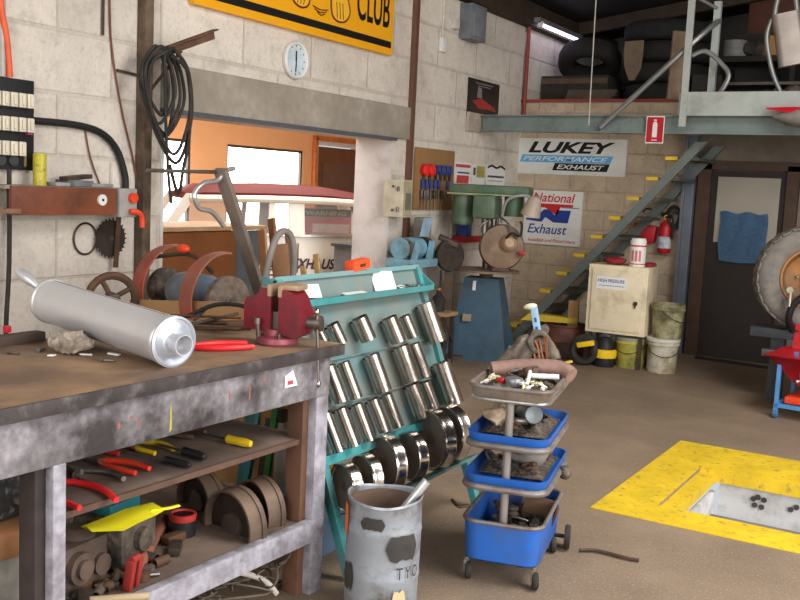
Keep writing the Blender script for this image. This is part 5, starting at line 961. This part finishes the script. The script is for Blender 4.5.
mound('swarf_heap', None, .106, .27, .48, .10, 3, gritm); mound('swarf_heap', None, .422, .27, .40, .055, 9, gritm, .06); mound('swarf_heap', None, .595, .27, .39, .05, 14, gritm, .06); mound('swarf_heap', None, .782, .28, .52, .05, 21, gritm)
# prototypes of small greasy parts, copied into the trays
def proto(kind, mat):
    mb = MB()
    if kind == 'pipe_elbow': mb.tube([(-.045, 0, .016), (-.01, 0, .018), (.02, .02, .018), (.03, .05, .016)], .015, n=10)
    elif kind == 'clamp_ring': mb.torus((0, 0, .012), (.3, .1, 1), .032, .006, n=20); mb.box((.04, 0, .012), (.02, .016, .014), bev=.003)
    elif kind == 'hex_bolt': mb.cyl((0, 0, .010), (.05, 0, .010), .006, n=8); mb.cyl((-.01, 0, .010), (0, 0, .010), .012, n=6)
    elif kind == 'flange_plate': mb.prism([(-.045, 0), (-.03, -.02), (.03, -.02), (.045, 0), (.03, .02), (-.03, .02)], (0, 0, .006), (1, 0, 0), (0, 1, 0), .008); mb.torus((0, 0, .014), (0, 0, 1), .016, .004, n=14)
    elif kind == 'u_bolt': mb.tube([(-.03, .05, .010), (-.03, 0, .010), (-.02, -.028, .010), (.02, -.028, .010), (.03, 0, .010), (.03, .05, .010)], .006, n=8)
    elif kind == 'rubber_mount': mb.lathe([(.018, 0), (.024, .008), (.018, .02), (.024, .032), (.018, .04)], n=14)
    return mb
mats_j = [darksteel, rust, steel, grime]
protos = {}
heaps = [('bottom tray', .155, .22, .40, .05, 17), ('middle tray', .440, .24, .36, .02, 20), ('upper tray', .612, .24, .36, .02, 18), ('top tray', .812, .24, .46, .02, 22)]
kinds = ['pipe_elbow', 'clamp_ring', 'hex_bolt', 'flange_plate', 'u_bolt', 'rubber_mount']
jd = {'pipe_elbow': 'greasy pipe elbow', 'clamp_ring': 'round metal clamp', 'hex_bolt': 'loose hex bolt', 'flange_plate': 'small flange plate', 'u_bolt': 'bent U bolt', 'rubber_mount': 'round ribbed mount'}
for hi, (tn, z, lx, ly, dz, n) in enumerate(heaps):
    for k in range(n):
        R = random.Random(1000*hi+k); kd = kinds[k % 6]; lab = jd[kd]+' lying in the heap in the trolley '+tn; gr = kd.replace('_', ' ')+'s in the trolley '+tn
        if hi == 3: x, y = R.uniform(-.11, .11), R.uniform(-.05, .22)
        else: x, y = lx*(R.random()-.5), ly*(R.random()-.5)+(.06 if hi in (1, 2) else 0)
        loc = tw(x, y, z+dz*R.random()); rot = (R.uniform(-.5, .5), R.uniform(-.5, .5), R.uniform(0, 6.28)); key = (kd, k % 4)
        if key not in protos:
            o = O(kd, proto(kd, None), mats_j[k % 4], lab, 'fitting', loc, rot, gr); protos[key] = o
        else: DUP(protos[key], loc, rot, lab, gr)
# particular things in the trays
lc = T('steel_canister', 'grey steel canister lying in the upper tray of the blue trolley', 'canister', tw(.03, .02, .655), (math.radians(78), 0, math.radians(38))); P('shell', MB().lathe([(.036, -.09), (.040, -.085), (.040, .085), (.036, .09), (.030, .088), (.001, .085)], n=26), M('blue_grey_canister', (112, 118, 120), .45, .4, var=.15), lc)
O('pale_rag', crumple(crumple(MB().sphere((0, 0, .02), (.055, .10, .03), 36, 22), 18, .03, 7), 50, .008, 8), M('tan_rag', (182, 160, 134), .9, var=.25, scale=18), 'tan rag bundled at the left of the upper trolley tray', 'rag', tw(-.09, -.02, .635), (0, 0, ROTZ))
O('pale_rag', crumple(crumple(MB().sphere((0, 0, .02), (.04, .07, .035), 30, 18), 20, .03, 9), 50, .008, 3), M('tan_rag', (182, 160, 134)), 'tan rag at the left of the middle trolley tray', 'rag', tw(-.08, .02, .465), (0, 0, ROTZ))
O('grey_sack', crumple(MB().sphere((0, 0, .04), (.085, .12, .06), 30, 20), 12, .035, 11), M('grey_sacking', (130, 122, 116), .9, var=.2, scale=14), 'grey cloth bundle filling the middle trolley tray', 'bundle', tw(.04, .04, .45), (0, 0, ROTZ))
O('rusty_bracket', MB().box((0, 0, .05), (.14, .012, .09), bev=.003).box((.06, -.04, .05), (.012, .08, .09), bev=.003), rust, 'rusty plate bracket leaning in the bottom trolley tray', 'bracket', tw(.08, .08, .19), (0, .3, .5))
# top tray pile: elbow pipe, spray handle, sockets, white clips
pinkp = M('pinkish_rusty_pipe', (150, 118, 108), .6, .2, var=.2, scale=10, rgb2=(100, 80, 72), amt=.4)
O('exhaust_elbow', MB().tube([(-.17, -.02, .03), (-.08, .02, .045), (.02, .04, .055), (.11, .05, .055), (.165, .03, .035)], .036, n=14), pinkp, 'thick pinkish brown exhaust elbow lying on top of the trolley heap', 'pipe', tw(.03, .03, .80), (0, 0, ROTZ-.05))
O('rusty_manifold', crumple(MB().tube([(-.09, 0, .0), (-.05, .01, .05), (-.02, .03, .09), (.0, .02, .04)], .024, n=12).tube([(-.03, .0, .0), (.0, .03, .07), (.05, .05, .08), (.09, .03, .02)], .026, n=12).tube([(.0, .05, .02), (.03, .08, .10), (.05, .06, .13)], .02, n=12).torus((.03, .02, .09), (.4, -1, .2), .032, .012, 18), 30, .008, 4), grime, 'lumpy greasy manifold piece behind the exhaust elbow', 'manifold', tw(.0, .12, .845), (0, 0, .4)).scale = (1.25, 1.25, 1.2)
for k in range(5):
    R = random.Random(700+k); O('copper_tube', MB().tube([(0, 0, 0), (.01*R.uniform(-1, 1), .015, .06), (.03*R.uniform(-1, 1), .03, .08+.01*k)], .005, n=7), M('copper_brown', (150, 100, 70), .45, .5), 'copper brown thin tube standing up in the trolley heap', 'tube', tw(.03+.015*k, .12+.01*k, .865), (0, .15*k-.3, k*.9), 'copper tubes in the trolley heap')
hd = T('flat_spanner', 'pale blue flat tool with a cream head sticking up from the trolley heap', 'tool', tw(.035, .18, .915), (math.radians(-4), math.radians(-13), ROTZ)); P('shaft', MB().box((0, 0, .085), (.032, .010, .20), bev=.003), M('pale_blue_shaft', (140, 178, 200), .5, var=.08), hd); P('head', MB().sphere((-.014, 0, .192), (.030, .012, .013)), M('cream_head', (216, 214, 186), .5), hd)
for z in (.05, .09, .13): P('slot', MB().box((0, -.0055, z), (.010, .002, .02)), navy, hd)
O('yellow_strip', MB().box((0, 0, 0), (.09, .025, .008), bev=.002), M('dirty_yellow_strip', (190, 164, 50), .5, var=.15), 'dirty yellow strip sticking out of the right of the trolley heap', 'strip', tw(.13, .22, .855), (0, -.25, .5))
O('glass_bulb', MB().sphere((0, 0, .03), (.035, .035, .03)).cyl((.0, 0, .05), (.01, 0, .09), .012), M('grey_metal_bulb', (150, 146, 146), .35, .5), 'small round grey metal pot on the left of the trolley heap', 'pot', tw(-.09, .12, .835))
whitep = M('white_plastic_clip', (228, 228, 226), .45, var=.04); creamp = M('yellowish_clip', (212, 200, 150), .5, var=.08)
for k in range(26):
    R = random.Random(800+k); right = k < 18
    x, y = (R.uniform(.02, .13), R.uniform(-.21, -.08)) if right else (R.uniform(-.14, -.09), R.uniform(-.17, -.05))
    o = O('cable_clip', MB().box((0, 0, .007), (.022, .012, .012), bev=.003).cyl((.012, 0, .008), (.026, 0, .008), .004, n=7), whitep if k % 2 else creamp, ('white' if k % 2 else 'yellowish')+' plastic clip at the '+('right' if right else 'left')+' front of the trolley top tray', 'clip', tw(x, y, .806+.012*R.random()), (R.uniform(-.6, .6), R.uniform(-.6, .6), R.uniform(0, 6.28)), ('white' if k % 2 else 'yellowish')+' clips, '+('right' if right else 'left')+' of the top tray')
O('white_tube', MB().cyl((-.06, 0, 0), (.06, 0, 0), .011, n=12), whitep, 'white plastic tube lying across the right of the trolley top tray', 'tube', tw(.10, -.06, .842), (0, -.05, ROTZ+.05))
O('white_tube', MB().cyl((0, -.05, 0), (0, .05, 0), .008, n=10), whitep, 'short white tube upright among the clips in the top tray', 'tube', tw(.045, -.12, .838), (.4, 0, .3))
O('bottle_top', MB().lathe([(.018, 0), (.020, .012), (.014, .022), (.001, .022)], n=16), redp, 'small red bottle top at the front of the trolley top tray', 'cap', tw(-.065, -.13, .808))
O('socket_tin', MB().lathe([(.034, 0), (.037, .004), (.037, .030), (.034, .034), (.001, .034)], n=22), M('grey_tin', (130, 132, 136), .4, .5), 'round grey tin beside the red cap in the trolley top tray', 'tin', tw(-.01, -.14, .804))

# ------------------------------------------------------------------ right edge: wheel on its bench, red cart
tb = T('wheel_bench', 'dark steel bench carrying the big tyre by the back door', 'bench', (0, 0, 0))
dgs = M('dark_grey_steel', (62, 66, 70), .5, .3, var=.15)
P('top_beam', MB().box((-1.03, 8.30, .565), (1.06, .30, .075), bev=.006), dgs, tb); P('leg', MB().box((-1.36, 8.32, .27), (.10, .14, .54)), dgs, tb); P('leg', MB().box((-.62, 8.32, .27), (.10, .14, .54)), dgs, tb); P('foot_bracket', MB().box((-1.36, 8.20, .40), (.20, .06, .06), bev=.006), steel, tb, 'worn bright bracket')
wy = T('truck_wheel', 'large worn tyre on a rusty rim standing by the back door', 'wheel', (-1.17, 8.30, 1.02), math.radians(20))
tyrem = M('dusty_tyre', (112, 108, 104), .85, var=.25, scale=18, rgb2=(128, 122, 114), amt=.4, scale2=8)
def tyre_mesh(R, r, wd, lugs=0):
    mb = MB(); prof = [(r, -wd*.34), (r+.02, -wd*.42), ((R+r)/2, -wd*.52), (R-.05, -wd*.48), (R-.012, -wd*.36), (R, -wd*.2), (R, wd*.2), (R-.012, wd*.36), (R-.05, wd*.48), ((R+r)/2, wd*.52), (r+.02, wd*.42), (r, wd*.34)]
    mb.lathe(prof, (0, 0, 0), (0, 1, 0), 56, False, False)
    for k in range(lugs):
        a = 2*PI*k/lugs
        for s in (-1, 1):
            rot = Matrix((Vector((math.cos(a), 0, math.sin(a))), Vector((0, 1, 0)), Vector((-math.sin(a), 0, math.cos(a))))).transposed()
            a2 = a+(PI/lugs if s > 0 else 0); rot = Matrix.Rotation(-a2, 3, 'Y')
            mb.box(rot @ Vector((R-.002, s*wd*.24, 0)), (.016, wd*.46, .060), rot @ RX(s*.45), bev=.004)
    return mb
P('tyre', tyre_mesh(.41, .235, .23, 30), tyrem, wy)
rimr = M('rusty_orange_rim', (170, 116, 66), .65, .2, var=.2, scale=6, rgb2=(112, 92, 76), amt=.45, scale2=3)
P('rim', MB().lathe([(.245, -.085), (.24, -.10), (.225, -.10), (.215, -.07), (.205, .0), (.195, .05), (.17, .075), (.11, .07), (.06, .06), (.055, .02), (.001, .02)], (0, 0, 0), (0, 1, 0), 44, False, False), rimr, wy)
for k in range(6): P('stud', MB().cyl((.085*math.cos(k*PI/3), .03, .085*math.sin(k*PI/3)), (.085*math.cos(k*PI/3), .066, .085*math.sin(k*PI/3)), .011, n=6), steel, wy)
cl = T('wheel_clamp', 'black curved wheel clamp with a bright bolt in front of the tyre', 'clamp', (-1.20, 8.06, .605)); P('arm', MB().tube([(-.04, .10, 0), (-.06, .0, .10), (-.03, -.02, .22), (.06, -.02, .30), (.14, 0, .32)], .028, n=10), black, cl); P('bolt', MB().cyl((-.06, -.06, .33), (-.06, .0, .33), .028, n=6).cyl((-.06, -.03, .2), (-.06, -.03, .33), .014), M('bright_bolt', (190, 180, 160), .3, .8), cl); P('base_foot', MB().box((-.04, .12, .0), (.10, .10, .012)), black, cl)
rcart = T('red_wash_cart', 'red tub on a blue wheeled frame at the right edge', 'cart', (-1.02, 7.80, 0), math.radians(-5))
bfr = M('blue_cart_frame', (74, 132, 186), .5, var=.12)
P('tub', MB().loft([[Vector((x, y, .26)) for x, y in ((-.06, -.16), (.4, -.16), (.4, .22), (-.06, .22))], [Vector((x, y, .46)) for x, y in ((-.25, -.26), (.5, -.26), (.5, .30), (-.25, .30))], [Vector((x, y, .475)) for x, y in ((-.29, -.29), (.53, -.29), (.53, .33), (-.29, .33))], [Vector((x, y, .46)) for x, y in ((-.22, -.23), (.47, -.23), (.47, .27), (-.22, .27))], [Vector((x, y, .28)) for x, y in ((-.04, -.14), (.38, -.14), (.38, .20), (-.04, .20))]]), redp, rcart)
P('back_splash', MB().box((.12, .33, .56), (.7, .02, .2), RX(-.2)), redp, rcart)
P('drain', MB().cyl((.02, -.20, .36), (.02, -.235, .36), .05, n=20).cyl((-.03, -.17, .31), (-.06, -.19, .29), .016), M('bright_fitting', (190, 184, 180), .3, .8), rcart)
for x in (-.18, .42):
    for y in (-.22, .24):
        P('leg', MB().box((x, y, .25), (.028, .028, .40)), bfr, rcart); cw = P('castor', MB().box((x, y, .05), (.03, .04, .05)), bfr, rcart); P('castor_wheel', MB().cyl((x-.012, y, .036), (x+.012, y, .036), .036, n=18), M('blue_wheel', (66, 104, 140), .6), cw)
P('lower_frame', MB().box((.12, -.22, .10), (.62, .028, .03)).box((.12, .24, .10), (.62, .028, .03)).box((-.18, .01, .10), (.028, .46, .03)), bfr, rcart); P('lower_shelf', MB().box((.14, .01, .145), (.54, .42, .05), bev=.008), orangep, rcart)
O('dark_floor_line', MB().box((0, 0, .012), (.9, .05, .024)), dkw, 'dark line along the floor in front of the back door', 'strip', (-1.95, 9.85, .001), (0, 0, -.1))  # thin dark bar drawn for the dark line on the floor
O('air_hose', MB().tube([(0, 0, .012), (.08, .02, .012), (.2, -.02, .012), (.26, -.03, .012)], .008, n=7), darksteel, 'short dark bar lying on the floor right of the trolley', 'bar', (-1.42, 4.05, 0), (0, 0, .3))

# ------------------------------------------------------------------ the loft: tyres, crates, tins, mufflers, tail lamp, fluorescent tube
LF = 2.612
blackt = M('dark_tyre', (36, 35, 34), .85, var=.25, scale=12)
ta = T('spare_tyre', 'dark tyre lying tilted on a crate in the left corner of the loft', 'tyre', (-4.12, 10.90, 3.12), (math.radians(62), 0, .3)); P('tyre', tyre_mesh(.36, .19, .22), blackt, ta)
cr2 = T('loft_crate', 'dark wooden crate under the tilted tyre in the loft corner', 'crate', (-4.18, 10.85, LF)); P('body', MB().box((0, 0, .16), (.80, .46, .32), bev=.006), M('dark_crate', (50, 43, 37), .8, var=.25), cr2); P('blue_panel', MB().box((.24, -.233, .10), (.16, .006, .12)), M('dull_blue_panel', (50, 80, 104), .6), cr2); P('slat', MB().box((0, -.234, .26), (.78, .01, .06)), M('crate_slat', (92, 74, 58), .8), cr2)
for i, (z, l) in enumerate(((LF+.12, 'lowest dark tyre of the stack in the loft'), (LF+.345, 'second dark tyre from the bottom of the loft stack'), (LF+.57, 'third dark tyre up in the loft stack beside pale cloth'), (LF+.80, 'topmost dark tyre of the stack in the loft'))):
    e = T('spare_tyre', l, 'tyre', (-3.24+.02*(-1)**i, 11.0, z), (PI/2, 0, i), 'stacked tyres in the loft'); P('tyre', tyre_mesh(.48, .26, .212), blackt, e)
O('pale_cloth', crumple(MB().loft([[Vector((x*s, -.01*q, z)) for x, q in ((-.12, 0), (.12, 0), (.12, 1), (-.12, 1))] for z, s in ((0, 1), (-.15, .95), (-.3, .7), (-.42, .3))]), 8, .02, 2), M('pale_brown_cloth', (128, 110, 90), .9), 'pale brown cloth hanging over the tyre stack in the loft', 'cloth', (-3.48, 10.53, 3.28), (0, 0, -.2))
for k, (x, y, h, l) in enumerate(((-3.98, 11.2, .22, 'dark box behind the crate in the loft'), (-3.86, 10.75, .16, 'low dark carton between crate and tyre stack'), (-2.72, 10.75, .30, 'dark carton right of the tyre stack in the loft'))): O('dark_carton', MB().box((0, 0, h/2), (.30, .36, h), bev=.004), M('dark_carton', (58, 52, 46), .85, var=.2), l, 'carton', (x, y, LF), (0, 0, .1*k))
for k in range(6): R = random.Random(30+k); O('loft_board', MB().box((0, 0, .012), (.55, .08, .022)), M('dusty_loft_board', (88, 76, 64), .8), 'short board in the loose pile left of the tyre stack', 'board', (-3.92+.03*R.random(), 10.40+.02*k, LF+.001+.024*k), (0, 0, R.uniform(-.15, .15)), 'loose boards in the loft')
sh = T('loft_shelf', 'dark shelf unit standing in the loft above the landing', 'shelf', (-2.2, 11.1, LF)); P('shelf_board', MB().box((.30, 0, .50), (1.6, .40, .06)), M('dark_shelf', (44, 38, 34), .8), sh); P('shelf_board', MB().box((.30, 0, .24), (1.6, .40, .03)), M('dusty_grey_shelf', (112, 106, 100), .8), sh)
for x in (-.46, .3, 1.06): P('leg', MB().box((x, 0, .25), (.05, .36, .50)), dkw, sh)
pt = T('paint_pail', 'pale grey pail on the left end of the loft shelf', 'pail', (-2.52, 11.0, LF+.53)); P('body', MB().lathe([(.12, 0), (.125, .01), (.125, .07), (.13, .075), (.13, .085), (.125, .09), (.125, .17), (.001, .17)], n=24), M('dull_grey_pail', (126, 126, 122), .6), pt)
cx = T('cardboard_box', 'open tan cardboard box on the loft shelf', 'box', (-2.02, 11.0, LF+.53)); P('body', MB().box((0, 0, .10), (.26, .22, .20)), M('tan_cardboard', (168, 124, 78), .8, var=.08), cx); P('flap', MB().box((-.15, 0, .22), (.06, .22, .006), RY(.6)), M('tan_cardboard', (168, 124, 78)), cx)
O('dark_bundle', crumple(MB().sphere((0, 0, .08), (.16, .12, .08), 20, 14), 12, .04, 3), M('dark_bundle', (60, 58, 54), .9), 'dark bundle between the pail and the cardboard box', 'bundle', (-2.27, 11.0, LF+.53)); O('brown_pot', MB().lathe([(.05, 0), (.07, .11), (.06, .11), (.05, .02)], n=18), M('brown_pot', (100, 66, 48), .7), 'small brown pot beside the cardboard box on the loft shelf', 'pot', (-2.19, 10.95, LF+.53))
O('dark_brown_chest', MB().box((0, 0, .20), (.62, .3, .40), bev=.01), M('dark_brown_chest', (86, 48, 34), .6, var=.2), 'dark red brown chest high up at the back of the loft', 'chest', (-2.22, 11.7, LF+.86)); O('tall_rack', MB().box((0, 0, .43), (.8, .35, .86)), M('dark_rack', (52, 48, 44), .8), 'dark cupboard carrying the brown chest in the loft', 'cupboard', (-2.22, 11.7, LF))
heap = crumple(MB().sphere((0, 0, .05), (.55, .2, .08), 40, 16), 16, .07, 6); tag(O('rubble_heap', heap, M('grey_brown_rubble', (104, 92, 84), .9, var=.5, scale=30), None, None, (-1.75, 10.6, LF)), None, None, None, 'stuff')
O('wood_lath', MB().box((0, 0, .3), (.03, .12, .62)), M('pale_lath', (132, 112, 92), .8), 'pale wooden lath leaning beside the landing guard post', 'lath', (-2.64, 9.22, 2.53), (0, .05, -.9))
mfx = T('box_muffler', 'grey box muffler with two pipes hanging above the loft landing', 'muffler', (-1.66, 9.25, 3.05), (0, math.radians(-12), .25))
P('box', MB().loft([[Vector((x, y, z)) for x, y in rrect(.24, .12, .05)] for z in (-.24, .22)]), M('dull_grey_muffler', (152, 142, 134), .45, .4, var=.15), mfx)
P('pipe', MB().tube([(-.10, .0, .20), (-.06, 0, .34), (.04, 0, .52), (.08, 0, .62)], .024, n=12), galv, mfx); P('pipe', MB().tube([(.09, 0, .20), (.09, 0, .36), (.06, 0, .5)], .024, n=12), galv, mfx); P('pipe', MB().tube([(-.12, .03, .20), (-.18, .05, .05), (-.17, .06, -.25), (-.12, .06, -.46)], .022, n=12), galv, mfx, 'long side pipe')
P('hanger_wire', MB().cyl((.06, 0, .5), (.10, 0, 1.5), .004, n=6), steel, mfx)
tl = T('tail_lamp', 'red lamp with grey housing fixed to the landing edge', 'lamp', (-1.46, 8.86, 2.335), .0)
P('housing', MB().loft([MB().ring((x, 0, -.0), (1, 0, 0), r_, 16, 1.3, 1) for x, r_ in ((-.20, .012), (-.12, .045), (.0, .085), (.22, .10))]), M('grey_lamp_housing', (140, 132, 128), .4), tl)
P('lens', MB().loft([[Vector((-.26, -.03, .075)), Vector((.24, -.13, .075)), Vector((.24, .1, .10)), Vector((-.26, .03, .08))], [Vector((-.26, -.03, .06)), Vector((.24, -.145, -.02)), Vector((.24, .1, .06)), Vector((-.26, .03, .065))]]), M('red_lens', (196, 30, 44), .25), tl); P('bracket', MB().box((.1, .07, .03), (.10, .10, .04)), darksteel, tl)
ft = T('fluorescent_light', 'lit fluorescent tube fixed along the eave beam in the loft corner', 'lamp', (XL+.13, 10.12, 3.44)); P('fitting', MB().box((.03, .62, .035), (.07, 1.32, .05)), M('grey_fitting', (120, 116, 120), .6), ft)
P('tube', MB().cyl((.05, .04, -.01), (.05, 1.2, -.01), .016, n=12), M('lit_tube', (232, 224, 255), .4, var=0, emit=7), ft)
for y in (.02, 1.23): P('tube_end', MB().box((.05, y, -.005), (.05, .03, .06)), white, ft)
O('pull_cord', MB().cyl((0, 0, 0), (.02, 0, -1.75), .006, n=6), M('white_cord', (190, 184, 176), .7), 'thin white cord hanging from the roof in front of the loft', 'cord', (-3.35, 8.90, 4.0))
